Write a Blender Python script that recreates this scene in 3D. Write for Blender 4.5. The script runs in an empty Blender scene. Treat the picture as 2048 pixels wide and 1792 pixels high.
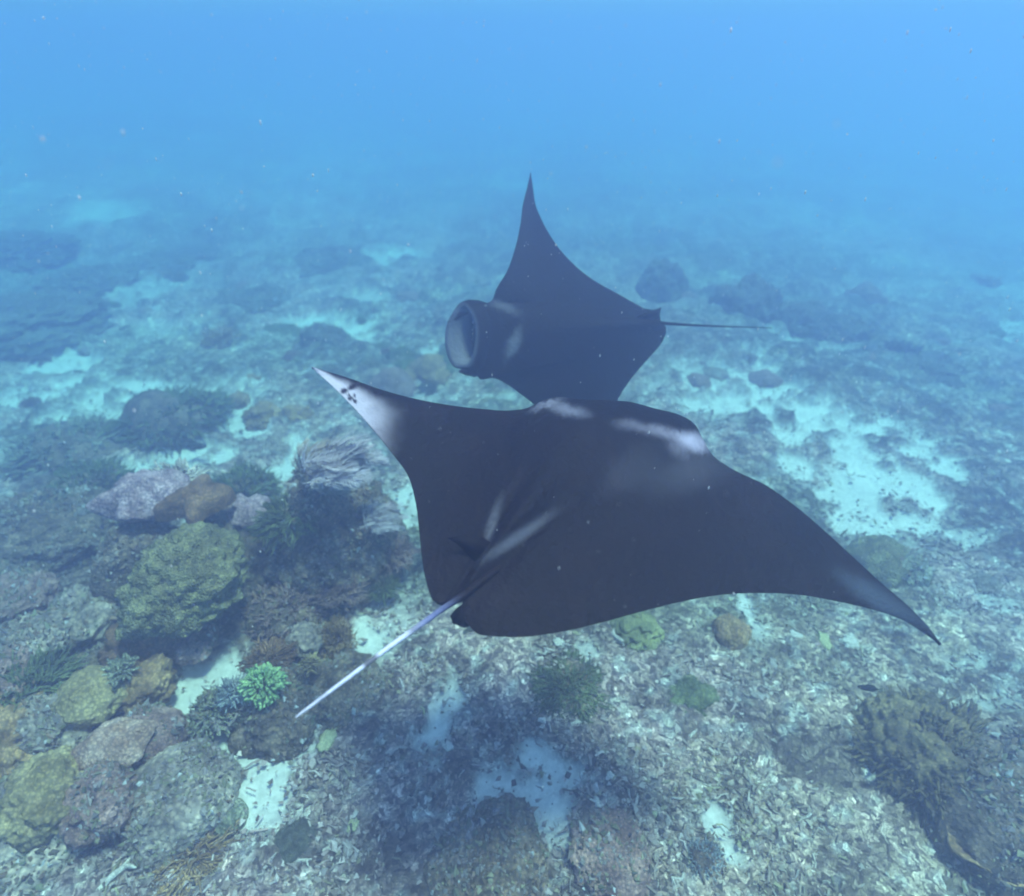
import bpy, bmesh, math, random
import numpy as np
from mathutils import Vector, Matrix

random.seed(7)
RNG = np.random.default_rng(11)
sc = bpy.context.scene
col = sc.collection

# ------------------------------------------------------------------ camera
W, Hh, F = 1024, 896, 610.0
CAM_H, PITCH = 3.75, math.radians(34)
cam = bpy.data.cameras.new('camera')
camo = bpy.data.objects.new('camera', cam)
col.objects.link(camo)
camo.location = (0, 0, CAM_H)
camo.rotation_euler = (math.radians(90) - PITCH, 0, 0)
cam.sensor_fit = 'HORIZONTAL'
cam.sensor_width = 36
cam.lens = 36 * F / W
cam.clip_start = 0.05
cam.clip_end = 1000
cam.dof.use_dof = True
cam.dof.focus_distance = 2.9
cam.dof.aperture_fstop = 0.95
sc.camera = camo

# ------------------------------------------------------------------ light
SUN_EL, SUN_AZ = math.radians(75), math.radians(92)      # azimuth from +Y towards +X
world = bpy.data.worlds.new('World')
sc.world = world
world.use_nodes = True
nt = world.node_tree
nt.nodes.clear()
wo = nt.nodes.new('ShaderNodeOutputWorld')
bg = nt.nodes.new('ShaderNodeBackground')
sky = nt.nodes.new('ShaderNodeTexSky')
sky.sky_type = 'NISHITA'
sky.sun_disc = False
sky.sun_elevation = SUN_EL
sky.sun_rotation = SUN_AZ
tint = nt.nodes.new('ShaderNodeMix')
tint.data_type = 'RGBA'
tint.blend_type = 'MULTIPLY'
tint.inputs[0].default_value = 1
nt.links.new(sky.outputs[0], tint.inputs[6])
tint.inputs[7].default_value = (0.55, 0.66, 1.0, 1)         # what the water above lets through
nt.links.new(tint.outputs[2], bg.inputs[0])
bg.inputs[1].default_value = 0.13
nt.links.new(bg.outputs[0], wo.inputs[0])

sun = bpy.data.lights.new('sun', 'SUN')
suno = bpy.data.objects.new('sun', sun)
col.objects.link(suno)
sun.energy = 5.0
sun.angle = math.radians(10)
sun.color = (1.0, 0.92, 0.88)
sdir = Vector((math.sin(SUN_AZ) * math.cos(SUN_EL), math.cos(SUN_AZ) * math.cos(SUN_EL), math.sin(SUN_EL)))
suno.rotation_euler = sdir.to_track_quat('Z', 'Y').to_euler()
suno.location = (0, 0, 30)

sc.view_settings.view_transform = 'Standard'
sc.view_settings.look = 'None'
sc.view_settings.gamma = 1
sc.view_settings.use_curve_mapping = False
sc.view_settings.exposure = 0.62
sc.render.engine = 'CYCLES'
sc.cycles.volume_bounces = 4
sc.cycles.max_bounces = 8
sc.cycles.use_denoising = True
sc.cycles.filter_width = 1.9
try:
    sc.cycles.denoiser = 'OPENIMAGEDENOISE'
except Exception:
    pass

# ------------------------------------------------------------------ helpers
def hash3(ix, iy, iz, seed):
    h = (ix * 374761393 + iy * 668265263 + iz * 2147483647 + seed * 1274126177) & 0xFFFFFFFF
    h = ((h ^ (h >> 13)) * 1274126177) & 0xFFFFFFFF
    h = ((h ^ (h >> 16)) * 2246822519) & 0xFFFFFFFF
    return ((h ^ (h >> 15)) & 0xFFFFFF) / float(0xFFFFFF)

def noise3(x, y, z, seed=0):
    """value noise 0..1 on numpy arrays"""
    x, y, z = np.broadcast_arrays(np.asarray(x, float), np.asarray(y, float), np.asarray(z, float))
    ix, iy, iz = np.floor(x).astype(np.int64), np.floor(y).astype(np.int64), np.floor(z).astype(np.int64)
    fx, fy, fz = x - ix, y - iy, z - iz
    fx, fy, fz = [f * f * (3 - 2 * f) for f in (fx, fy, fz)]
    r = 0
    for dx in (0, 1):
        for dy in (0, 1):
            for dz in (0, 1):
                w = (fx if dx else 1 - fx) * (fy if dy else 1 - fy) * (fz if dz else 1 - fz)
                r = r + w * hash3(ix + dx, iy + dy, iz + dz, seed)
    return r

def fbm(x, y, z=0.0, seed=0, octs=4, gain=0.5):
    a, s, t = 1.0, 0.0, 0.0
    for k in range(octs):
        s = s + a * noise3(x * 2 ** k + 7.3 * k, y * 2 ** k - 3.1 * k, z * 2 ** k + 1.7 * k, seed + k)
        t += a
        a *= gain
    return s / t

def lumps(x, y, z, seed=0):
    """rounded knobs: 1 at cell centres, 0 between (worley)"""
    ix, iy, iz = np.floor(x).astype(np.int64), np.floor(y).astype(np.int64), np.floor(z).astype(np.int64)
    best = np.full(np.shape(x), 9.0)
    for dx in (-1, 0, 1):
        for dy in (-1, 0, 1):
            for dz in (-1, 0, 1):
                cx, cy, cz = ix + dx, iy + dy, iz + dz
                px = cx + hash3(cx, cy, cz, seed)
                py = cy + hash3(cx, cy, cz, seed + 1)
                pz = cz + hash3(cx, cy, cz, seed + 2)
                best = np.minimum(best, (px - x) ** 2 + (py - y) ** 2 + (pz - z) ** 2)
    return 1 - np.clip(best, 0, 1)

def smooth(a, b, x):
    t = np.clip((x - a) / (b - a), 0, 1)
    return t * t * (3 - 2 * t)

CP, SP = math.cos(-PITCH), math.sin(-PITCH)
def ray(px, py):
    x, y, z = (px - W / 2) / F, 1.0, -(py - Hh / 2) / F
    d = np.array([x, CP * y - SP * z, SP * y + CP * z])
    return d / np.linalg.norm(d)

def topix(P):
    P = np.asarray(P, float)
    x, y, z = P[..., 0], P[..., 1], P[..., 2] - CAM_H
    yy = CP * y + SP * z
    zz = -SP * y + CP * z
    return W / 2 + F * x / yy, Hh / 2 - F * zz / yy

MOUNDS = []          # (x, y, r, h): broad swellings of the sea floor
def gz(x, y):
    x = np.asarray(x, float); y = np.asarray(y, float)
    h = 0.34 * (fbm(x * 0.35, y * 0.35, 0, 3, 3) - 0.5)
    h = h + 0.12 * (fbm(x * 1.3, y * 1.3, 0, 8, 2) - 0.5)
    far = smooth(8, 30, y)
    h = h + far * .5 * (fbm(x * 0.16, y * 0.16, 0, 21, 3) - 0.55)
    h = h + 1.0 * smooth(-3, -16, x) * smooth(6, 15, y)          # the reef climbs on the left
    h = h - 0.5 * smooth(5, 16, x)
    return h

def ground_at(px, py):
    d = ray(px, py)
    t = 1.0
    for _ in range(4000):
        P = np.array([0, 0, CAM_H]) + d * t
        dz = P[2] - float(gz(P[0], P[1]))
        if dz < 0.004 or t > 90:
            break
        t += max(0.003, dz * 0.4)
    return P

def mesh_obj(name, verts, faces, m, parent=None, smooth_sh=True, colors=None):
    me = bpy.data.meshes.new(name)
    verts = np.asarray(verts, np.float32)
    if isinstance(faces, np.ndarray):
        n, k = faces.shape
        me.vertices.add(len(verts)); me.vertices.foreach_set('co', verts.ravel())
        me.loops.add(n * k); me.loops.foreach_set('vertex_index', faces.astype(np.int32).ravel())
        me.polygons.add(n)
        me.polygons.foreach_set('loop_start', np.arange(0, n * k, k, dtype=np.int32))
        me.polygons.foreach_set('loop_total', np.full(n, k, np.int32))
        me.update(calc_edges=True)
    else:
        me.from_pydata([tuple(map(float, v)) for v in verts], [], faces)
        me.update()
    me.polygons.foreach_set('use_smooth', np.full(len(me.polygons), smooth_sh, bool))
    if colors is not None:
        a = me.color_attributes.new('tone', 'FLOAT_COLOR', 'POINT')
        c = np.ones((len(verts), 4), np.float32)
        c[:, :3] = colors
        a.data.foreach_set('color', c.ravel())
    if m is not None:
        me.materials.append(m)
    o = bpy.data.objects.new(name, me)
    col.objects.link(o)
    if parent is not None:
        o.parent = parent
    return o

def thing(name, label, cat, loc, rz=0.0, group=None):
    o = bpy.data.objects.new(name, None)
    o.empty_display_size = 0.1
    col.objects.link(o)
    o.location = loc
    o.rotation_euler = (0, 0, rz)
    o['label'] = label; o['category'] = cat
    if group: o['group'] = group
    return o

def tag(o, label, cat, group=None, kind=None):
    if label: o['label'] = label
    if cat: o['category'] = cat
    if group: o['group'] = group
    if kind: o['kind'] = kind
    return o

def mat(name, c1, c2=None, scale=6.0, rough=0.85, bump=0.3, bscale=30.0, attr=False, spec=0.3, c3=None, voro=False):
    m = bpy.data.materials.new(name)
    m.use_nodes = True
    n = m.node_tree; L = n.links
    b = n.nodes['Principled BSDF']
    b.inputs['Roughness'].default_value = rough
    b.inputs['Specular IOR Level'].default_value = spec
    tc = n.nodes.new('ShaderNodeTexCoord')
    no = n.nodes.new('ShaderNodeTexNoise')
    no.inputs['Scale'].default_value = scale
    no.inputs['Detail'].default_value = 6
    no.inputs['Roughness'].default_value = 0.65
    L.new(tc.outputs['Object'], no.inputs['Vector'])
    r = n.nodes.new('ShaderNodeValToRGB')
    r.color_ramp.elements[0].position = 0.36
    r.color_ramp.elements[0].color = (*c1, 1)
    r.color_ramp.elements[1].position = 0.64
    r.color_ramp.elements[1].color = (*(c2 or c1), 1)
    if c3:
        e = r.color_ramp.elements.new(0.72); e.color = (*c3, 1)
    L.new(no.outputs['Fac'], r.inputs['Fac'])
    out = r.outputs['Color']
    if attr:
        at = n.nodes.new('ShaderNodeVertexColor'); at.layer_name = 'tone'
        mx = n.nodes.new('ShaderNodeMix'); mx.data_type = 'RGBA'; mx.blend_type = 'MULTIPLY'
        mx.inputs[0].default_value = 1
        L.new(at.outputs['Color'], mx.inputs[6]); L.new(out, mx.inputs[7])
        out = mx.outputs[2]
    if bump and not attr:
        pz = n.nodes.new('ShaderNodeTexVoronoi'); pz.inputs['Scale'].default_value = bscale * 1.3
        L.new(tc.outputs['Object'], pz.inputs['Vector'])
        pr_ = n.nodes.new('ShaderNodeValToRGB')
        pr_.color_ramp.elements[0].position = .05; pr_.color_ramp.elements[0].color = (1.75, 1.6, 1.4, 1)
        pr_.color_ramp.elements[1].position = .62; pr_.color_ramp.elements[1].color = (.62, .58, .58, 1)
        L.new(pz.outputs['Distance'], pr_.inputs[0])
        pn = n.nodes.new('ShaderNodeTexNoise'); pn.inputs['Scale'].default_value = scale * .35; pn.inputs['Detail'].default_value = 5
        L.new(tc.outputs['Object'], pn.inputs['Vector'])
        pq = n.nodes.new('ShaderNodeValToRGB')
        pq.color_ramp.elements[0].position = .40; pq.color_ramp.elements[0].color = (.75, .68, .64, 1)
        pq.color_ramp.elements[1].position = .60; pq.color_ramp.elements[1].color = (1.35, 1.3, 1.2, 1)
        L.new(pn.outputs['Fac'], pq.inputs[0])
        for src_ in (pr_, pq):
            mz = n.nodes.new('ShaderNodeMix'); mz.data_type = 'RGBA'; mz.blend_type = 'MULTIPLY'; mz.inputs[0].default_value = .85
            L.new(out, mz.inputs[6]); L.new(src_.outputs[0], mz.inputs[7]); out = mz.outputs[2]
    L.new(out, b.inputs['Base Color'])
    if bump:
        if voro:
            nb = n.nodes.new('ShaderNodeTexVoronoi'); so = 'Distance'
        else:
            nb = n.nodes.new('ShaderNodeTexNoise'); nb.inputs['Detail'].default_value = 4; so = 'Fac'
        nb.inputs['Scale'].default_value = bscale
        L.new(tc.outputs['Object'], nb.inputs['Vector'])
        bm_ = n.nodes.new('ShaderNodeBump')
        bm_.inputs['Strength'].default_value = bump
        bm_.inputs['Distance'].default_value = 0.03
        L.new(nb.outputs[so], bm_.inputs['Height'])
        L.new(bm_.outputs[0], b.inputs['Normal'])
    return m

# ------------------------------------------------------------------ sea floor
# bare sand patches: centre and size measured on the floor
SAND = []
def sand(px, py, wx, wy, k=1.0):
    P = ground_at(px, py)
    A = ground_at(px + wx, py); B = ground_at(px, py - wy)
    SAND.append((P[0], P[1], 1.45 * abs(A[0] - P[0]), 1.45 * abs(B[1] - P[1]), k))
for s in [(340, 330, 32, 9), (430, 357, 14, 6), (388, 355, 9, 5), (232, 392, 20, 10), (240, 415, 22, 14), (105, 402, 40, 9),
          (62, 363, 30, 9), (80, 425, 22, 8), (150, 392, 28, 7), (112, 215, 24, 9, .7), (128, 492, 16, 12), (112, 512, 14, 12),
          (178, 452, 18, 10), (287, 472, 20, 12), (406, 502, 14, 18), (215, 460, 12, 8), (300, 445, 10, 6),
          (318, 603, 10, 14), (325, 625, 14, 14), (362, 640, 16, 22), (395, 610, 22, 22, .6), (315, 575, 12, 10, .7),
          (197, 692, 22, 20), (205, 718, 14, 18), (235, 752, 30, 20), (262, 770, 26, 18), (250, 800, 14, 22), (285, 745, 20, 12),
          (866, 505, 20, 22), (860, 478, 24, 14), (852, 452, 18, 14), (832, 425, 24, 10), (900, 485, 22, 8), (880, 530, 22, 12),
          (770, 392, 26, 12), (740, 380, 22, 8), (705, 405, 20, 8), (765, 410, 12, 12), (790, 440, 14, 8), (905, 435, 16, 12),
          (945, 470, 20, 6), (915, 520, 18, 10), (760, 300, 18, 6, .5), (395, 258, 20, 7, .8), (370, 300, 20, 5, .6),
          (505, 795, 26, 26), (530, 770, 24, 20), (545, 815, 24, 12), (435, 722, 12, 20), (560, 835, 12, 12, .8), (480, 840, 14, 16, .6),
          (742, 610, 8, 16), (755, 630, 10, 10, .7), (715, 825, 10, 16), (725, 850, 12, 12), (960, 660, 20, 8, .6), (590, 665, 10, 14, .7),
          (40, 455, 30, 8, .5), (15, 340, 20, 8, .6), (180, 330, 30, 6, .5), (650, 350, 20, 6, .6), (600, 395, 20, 6, .5), (575, 375, 14, 6, .5),
          (985, 700, 24, 10, .6), (650, 390, 16, 6, .6), (690, 375, 18, 6, .6), (345, 668, 12, 20, .8), (380, 560, 10, 10, .5),
          (815, 410, 20, 8), (735, 402, 18, 8), (800, 465, 14, 10), (835, 490, 12, 10), (845, 520, 14, 14), (920, 455, 16, 6), (870, 430, 16, 6),
          (700, 385, 16, 6), (930, 500, 12, 8), (890, 520, 16, 10), (70, 385, 26, 8), (35, 400, 20, 8), (130, 420, 30, 8), (190, 410, 16, 8), (255, 430, 14, 8),
          (160, 478, 14, 10), (140, 470, 14, 8), (350, 340, 20, 6), (310, 322, 16, 5), (970, 540, 14, 8, .7), (990, 600, 16, 8, .6),
          (560, 780, 18, 14), (520, 830, 12, 18), (455, 700, 10, 14), (420, 740, 12, 10, .7),
          (380, 640, 18, 14), (340, 600, 14, 10), (255, 745, 30, 22), (272, 785, 26, 20), (205, 700, 22, 20), (240, 725, 18, 16)]:
    sand(*s)

def sand_mask(x, y):
    m = np.zeros(np.shape(x))
    wx = (fbm(x * 1.6, y * 1.6, 0, 40, 4) - 0.5) * 1.0
    wy = (fbm(x * 1.6, y * 1.6, 5, 50, 4) - 0.5) * 1.0
    fine = (fbm(x * 7, y * 7, 0, 60, 3) - 0.5)
    for (sx, sy, rx, ry, k) in SAND:
        s = min(1.0, (rx + ry) / 0.5)
        d = np.sqrt(((x + wx * s * .4 - sx) / rx) ** 2 + ((y + wy * s * .4 - sy) / ry) ** 2)
        m = np.maximum(m, k * (1 - smooth(0.55, 1.35, d + fine * 1.5)))
    g = fbm(x * 0.45, y * 0.45, 0, 70, 4) + 0.25 * fine
    m = np.maximum(m, 0.85 * smooth(0.60, 0.70, g) * smooth(4.5, 8, y) * (1 - .92 * smooth(8.5, 12, y)))
    m = m * (1 - .75 * smooth(4.5, 7, y) * smooth(.56, .72, fbm(x * 4.2, y * 4.2, 2, 64, 3)))
    return np.clip(m, 0, 1)

def grow(a, step, end, k=1.045):
    o = []
    while a < end:
        step = step * k; a += step; o.append(a)
    return o
fx = list(np.arange(-6.0, 6.001, 0.032))
gxr = grow(6.0, 0.032, 150)
xs = np.array([-v for v in gxr[::-1]] + fx + gxr)
fy = list(np.arange(0.5, 9.0, 0.028))
ys = np.array([-v for v in grow(-.5, 0.2, 60, 1.25)][::-1] + fy + grow(9.0, 0.028, 150, 1.035))
X, Y = np.meshgrid(xs, ys)
SM = sand_mask(X, Y)
near = 1 - smooth(12, 24, np.hypot(X, Y))
Z = gz(X, Y)
relief = lumps(X * 9, Y * 9, X * 0 + .5, 90) * 0.030 + lumps(X * 21, Y * 21, X * 0 + .5, 95) * 0.016
relief = relief + 0.09 * (fbm(X * 3, Y * 3, 0, 99, 4) - 0.5)
midd = smooth(5.0, 8.5, np.hypot(X, Y)) * (1 - smooth(30, 60, np.hypot(X, Y)))
patch = smooth(.46, .62, fbm(X * 1.1, Y * 1.1, 0, 150, 4))
Z = Z + midd * (1 - SM) * (patch * .06 + lumps(X * 3.1, Y * 3.1, X * 0 + .5, 155) * patch * .09 + .04 * lumps(X * 6, Y * 6, X * 0 + .5, 156))
Z = Z + relief * (1 - 0.9 * SM) * near + (fbm(X * 6, Y * 6, 0, 101, 2) - .5) * 0.03 * SM - 0.02 * SM
nx, ny = len(xs), len(ys)
V = np.stack([X.ravel(), Y.ravel(), Z.ravel()], 1)
i = np.arange(ny - 1)[:, None] * nx + np.arange(nx - 1)[None, :]
Fq = np.stack([i, i + 1, i + nx + 1, i + nx], -1).reshape(-1, 4)

def zone_tint(x, y):
    """broad drift of the rubble's own colour: algal green, mauve crust, brown turf"""
    a = fbm(x * 0.5, y * 0.5, 3, 130, 3)[..., None]
    b = fbm(x * 0.7, y * 0.7, 9, 140, 3)[..., None]
    g = np.array([.80, 1.0, .72]); mv = np.array([1.08, .93, .95]); br = np.array([1.0, .9, .74])
    t = mv + (g - mv) * smooth(.48, .66, a) * .7
    return t + (br - t) * smooth(.5, .68, b) * .6

cA = np.array([.11, .09, .08]); cB = np.array([.30, .25, .22]); cS = np.array([.62, .59, .53])
nn = fbm(X * 4.5, Y * 4.5, 0, 110, 4)[..., None]
big = fbm(X * 0.6, Y * 0.6, 0, 115, 4)[..., None]
Cc = cA + (cB - cA) * smooth(.3, .7, nn)
Cc = Cc * (0.55 + 0.9 * smooth(.3, .68, big))
Cc = Cc * zone_tint(X, Y)
Cc = Cc * (1 - .3 * (patch * midd)[..., None])
Cc = Cc + .07 * smooth(6, 12, np.hypot(X, Y))[..., None] + .10 * smooth(11, 20, np.hypot(X, Y))[..., None]  # distant floor painted paler to imitate haze and merge with the water
# brown turf and crust, plus painted-in undercut shade, around the reef heads
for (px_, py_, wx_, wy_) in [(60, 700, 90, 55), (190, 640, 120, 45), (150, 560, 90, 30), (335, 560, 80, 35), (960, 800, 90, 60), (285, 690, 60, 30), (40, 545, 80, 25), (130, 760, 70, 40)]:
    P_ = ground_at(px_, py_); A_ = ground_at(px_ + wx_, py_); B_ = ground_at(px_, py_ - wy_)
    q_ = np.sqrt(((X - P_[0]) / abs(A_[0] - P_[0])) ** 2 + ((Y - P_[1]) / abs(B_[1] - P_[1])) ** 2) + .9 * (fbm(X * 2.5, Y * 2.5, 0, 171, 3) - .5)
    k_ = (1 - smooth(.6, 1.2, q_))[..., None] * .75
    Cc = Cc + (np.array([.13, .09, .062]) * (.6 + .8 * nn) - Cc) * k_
fleck = smooth(.56, .70, fbm(X * 12, Y * 12, 0, 160, 3))[..., None]
Cc = Cc + (np.array([.55, .53, .49]) - Cc) * fleck * .5
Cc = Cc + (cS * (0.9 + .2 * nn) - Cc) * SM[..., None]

gm = mat('seabed_rubble_and_sand', (.80, .80, .80), (1.1, 1.1, 1.1), scale=22, rough=.95, bump=0, attr=True, spec=.1)
def chip_nodes():
    n = gm.node_tree; L = n.links
    b = n.nodes['Principled BSDF']; src = b.inputs['Base Color'].links[0].from_socket
    tc = n.nodes.new('ShaderNodeTexCoord')
    wn = n.nodes.new('ShaderNodeTexNoise'); wn.inputs['Scale'].default_value = 9; wn.inputs['Detail'].default_value = 3
    L.new(tc.outputs['Object'], wn.inputs['Vector'])
    wm = n.nodes.new('ShaderNodeMix'); wm.data_type = 'VECTOR'; wm.inputs[0].default_value = .12
    L.new(tc.outputs['Object'], wm.inputs[4]); L.new(wn.outputs['Color'], wm.inputs[5])
    v = n.nodes.new('ShaderNodeTexVoronoi'); v.inputs['Scale'].default_value = 34; v.inputs['Randomness'].default_value = 1
    L.new(wm.outputs[1], v.inputs['Vector'])
    v2 = n.nodes.new('ShaderNodeTexVoronoi'); v2.inputs['Scale'].default_value = 85
    L.new(wm.outputs[1], v2.inputs['Vector'])
    def ramp(sock, stops):
        r = n.nodes.new('ShaderNodeValToRGB'); r.color_ramp.interpolation = 'LINEAR'
        r.color_ramp.elements[0].position = stops[0][0]; r.color_ramp.elements[0].color = stops[0][1]
        r.color_ramp.elements[1].position = stops[-1][0]; r.color_ramp.elements[1].color = stops[-1][1]
        for p, c in stops[1:-1]:
            e = r.color_ramp.elements.new(p); e.color = c
        L.new(sock, r.inputs[0]); return r.outputs[0]
    sep = n.nodes.new('ShaderNodeSeparateColor'); L.new(v.outputs['Color'], sep.inputs[0])
    sep2 = n.nodes.new('ShaderNodeSeparateColor'); L.new(v2.outputs['Color'], sep2.inputs[0])
    a = ramp(sep.outputs[0], [(0, (.35, .33, .36, 1)), (.35, (.75, .70, .72, 1)), (.7, (1.1, 1.08, .95, 1)), (.86, (1.35, 1.3, 1.25, 1)), (1, (1.9, 1.85, 1.75, 1))])
    c2 = ramp(sep2.outputs[1], [(0, (.55, .55, .55, 1)), (.6, (1, 1, 1, 1)), (1, (1.6, 1.6, 1.55, 1))])
    m1 = n.nodes.new('ShaderNodeMix'); m1.data_type = 'RGBA'; m1.blend_type = 'MULTIPLY'; m1.inputs[0].default_value = 1
    L.new(a, m1.inputs[6]); L.new(c2, m1.inputs[7])
    m2 = n.nodes.new('ShaderNodeMix'); m2.data_type = 'RGBA'; m2.blend_type = 'MULTIPLY'; m2.inputs[0].default_value = 1
    L.new(src, m2.inputs[6]); L.new(m1.outputs[2], m2.inputs[7])
    at = n.nodes.new('ShaderNodeVertexColor'); at.layer_name = 'bare'
    sb = n.nodes.new('ShaderNodeSeparateColor'); L.new(at.outputs['Color'], sb.inputs[0])
    m3 = n.nodes.new('ShaderNodeMix'); m3.data_type = 'RGBA'
    L.new(sb.outputs[0], m3.inputs[0]); L.new(m2.outputs[2], m3.inputs[6]); L.new(src, m3.inputs[7])
    L.new(m3.outputs[2], b.inputs['Base Color'])
    bp = n.nodes.new('ShaderNodeBump'); bp.inputs['Distance'].default_value = .02
    ml = n.nodes.new('ShaderNodeMath'); ml.operation = 'MULTIPLY_ADD'; ml.inputs[1].default_value = -.85; ml.inputs[2].default_value = 1
    L.new(sb.outputs[0], ml.inputs[0]); L.new(ml.outputs[0], bp.inputs['Strength'])
    ad = n.nodes.new('ShaderNodeMath'); ad.operation = 'MULTIPLY_ADD'; ad.inputs[1].default_value = .6
    L.new(sep.outputs[1], ad.inputs[0]); L.new(sep2.outputs[2], ad.inputs[2])
    L.new(ad.outputs[0], bp.inputs['Height']); L.new(bp.outputs[0], b.inputs['Normal'])
chip_nodes()
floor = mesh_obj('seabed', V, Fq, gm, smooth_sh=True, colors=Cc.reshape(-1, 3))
tag(floor, None, None, kind='structure')
ba = floor.data.color_attributes.new('bare', 'FLOAT_COLOR', 'POINT')
bc = np.ones((len(V), 4), np.float32); bc[:, :3] = SM.reshape(-1, 1)
ba.data.foreach_set('color', bc.ravel())
floor.data.color_attributes.active_color_index = 0

# ------------------------------------------------------------------ loose rubble (nobody could count it)
def floor_z(x, y):
    return gz(x, y) + 0.01

def rubble_mesh(n, kind, smin, smax, ymin, ymax, seed):
    r = np.random.default_rng(seed)
    # more pieces close by, where they show
    y = ymin + (ymax - ymin) * r.random(n) ** 1.5
    x = (r.random(n) * 2 - 1) * (2.6 + 0.75 * y)
    keep = r.random(n) > sand_mask(x, y) * 0.90
    keep &= r.random(n) < 0.5 + 0.9 * fbm(x * 1.1, y * 1.1, 0, 120, 3)
    x, y = x[keep], y[keep]; n = len(x)
    s = smin + (smax - smin) * r.random(n) ** 2.2
    s = s * np.where(r.random(n) < .02, 1.6, 1.0)
    yaw = r.random(n) * math.tau
    pit = r.normal(0, .4, n); rol = r.random(n) * math.tau
    if kind == 'stick':
        L = np.array([-1, 0, 1.0]); base = []
        for k, l in enumerate(L):
            for q in range(4):
                a = q * math.pi / 2
                base.append((l, math.cos(a) * .15 * (1.1 - .2 * k), math.sin(a) * .15 * (1.1 - .2 * k)))
        base = np.array(base)
        fc = [(k * 4 + q, k * 4 + (q + 1) % 4, (k + 1) * 4 + (q + 1) % 4, (k + 1) * 4 + q) for k in (0, 1) for q in range(4)]
        fc += [(3, 2, 1, 0), (8, 9, 10, 11)]
        B = np.repeat(base[None], n, 0)
        B = B + r.normal(0, .05, B.shape)
        B[:, 4:8, 1] += r.normal(0, .3, n)[:, None]
        B[:, 8:, 2] += r.normal(0, .2, n)[:, None]
    else:
        base = np.array([(1, 0, 0), (0, .8, 0), (-1, 0, 0), (0, -.8, 0), (0.1, 0, .55), (0, .1, -.4)], float)
        fc = [(0, 1, 4), (1, 2, 4), (2, 3, 4), (3, 0, 4), (1, 0, 5), (2, 1, 5), (3, 2, 5), (0, 3, 5)]
        B = np.repeat(base[None], n, 0) + r.normal(0, .27, (n, 6, 3))
    B = B * s[:, None, None]
    cr, sr = np.cos(rol), np.sin(rol)
    if kind != 'stick': cr, sr = np.cos(rol * .12 - .4), np.sin(rol * .12 - .4)
    b0, b1, b2 = B[..., 0], B[..., 1], B[..., 2]
    b1, b2 = cr[:, None] * b1 - sr[:, None] * b2, sr[:, None] * b1 + cr[:, None] * b2
    c, sn = np.cos(pit)[:, None], np.sin(pit)[:, None]
    b0, b2 = c * b0 - sn * b2, sn * b0 + c * b2
    c, sn = np.cos(yaw)[:, None], np.sin(yaw)[:, None]
    b0, b1 = c * b0 - sn * b1, sn * b0 + c * b1
    z = floor_z(x, y) + s * .25 + r.random(n) * .02
    P = np.stack([b0 + x[:, None], b1 + y[:, None], b2 + z[:, None]], -1)
    nv = base.shape[0]
    fa = np.array(fc)
    FF = (fa[None] + (np.arange(n) * nv)[:, None, None]).reshape(-1, fa.shape[1])
    pal = np.array([(.31, .26, .225), (.22, .175, .14), (.41, .365, .31), (.56, .52, .45), (.34, .32, .20), (.12, .105, .10), (.42, .34, .29), (.50, .465, .42)])
    pr = np.array([.25, .20, .19, .075, .06, .12, .06, .075])
    ci = r.choice(len(pal), n, p=pr / pr.sum())
    shade = 0.55 + 0.9 * smooth(.3, .68, fbm(x * 0.6, y * 0.6, 0, 115, 4))
    cc = pal[ci] * (0.55 + .5 * r.random((n, 1))) * (0.4 + .6 * shade[:, None]) * zone_tint(x, y)
    return P.reshape(-1, 3), FF, np.repeat(cc, nv, 0)

rm = mat('coral_rubble', (.8, .8, .8), (1.15, 1.15, 1.15), scale=60, rough=.9, bump=.2, bscale=120, attr=True, spec=.2)
for kind, n, a, b, y0, y1, sd in [('shard', 170000, .005, .026, .8, 11.5, 5), ('stick', 52000, .009, .046, .8, 10, 6)]:
    v, f, c = rubble_mesh(n, kind, a, b, y0, y1, sd)
    o = mesh_obj('coral_rubble', v, f, rm, smooth_sh=False, colors=c)
    tag(o, 'loose broken coral rubble covering the sea floor, ' + ('flat chips' if kind == 'shard' else 'finger-like pieces'), 'coral rubble', kind='stuff')

# ------------------------------------------------------------------ coral builders (all in local space, base at origin, radius ~1)
def ico(sub):
    bm = bmesh.new(); bmesh.ops.create_icosphere(bm, subdivisions=sub, radius=1)
    v = np.array([p.co[:] for p in bm.verts]); f = np.array([[q.index for q in p.verts] for p in bm.faces])
    bm.free(); return v, f
ICO = {k: ico(k) for k in (2, 3, 4, 5, 6)}

def dome(seed, sub=4, wob=.35, knob=.0, kfreq=7, flat=.75, under=.35, ruffle=0.0, brain=False, wfreq=1.4):
    v, f = ICO[sub]
    v = v.copy()
    n = v / np.linalg.norm(v, axis=1)[:, None]
    o = seed * 3.71
    r = 1 + wob * 2 * (fbm(n[:, 0] * wfreq + o, n[:, 1] * wfreq, n[:, 2] * wfreq, seed, 3) - .5)
    if knob:
        r = r + knob * lumps(n[:, 0] * kfreq + o, n[:, 1] * kfreq + 9, n[:, 2] * kfreq + 4, seed)
    if ruffle:
        q = np.abs(fbm(n[:, 0] * 3.2 + o, n[:, 1] * 3.2, n[:, 2] * 3.2, seed + 4, 3) - .5)
        r = r + ruffle * (1 - smooth(0, .16, q))
    if brain:
        q = np.abs(noise3(n[:, 0] * 3.4 + o, n[:, 1] * 3.4, n[:, 2] * 3.4, seed + 4) - .5)
        r = r - .20 * (1 - smooth(0, .11, q))
    p = n * r[:, None]
    z = p[:, 2]
    p[:, 2] = np.where(z > 0, z * flat, z * under)
    return p, f

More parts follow.
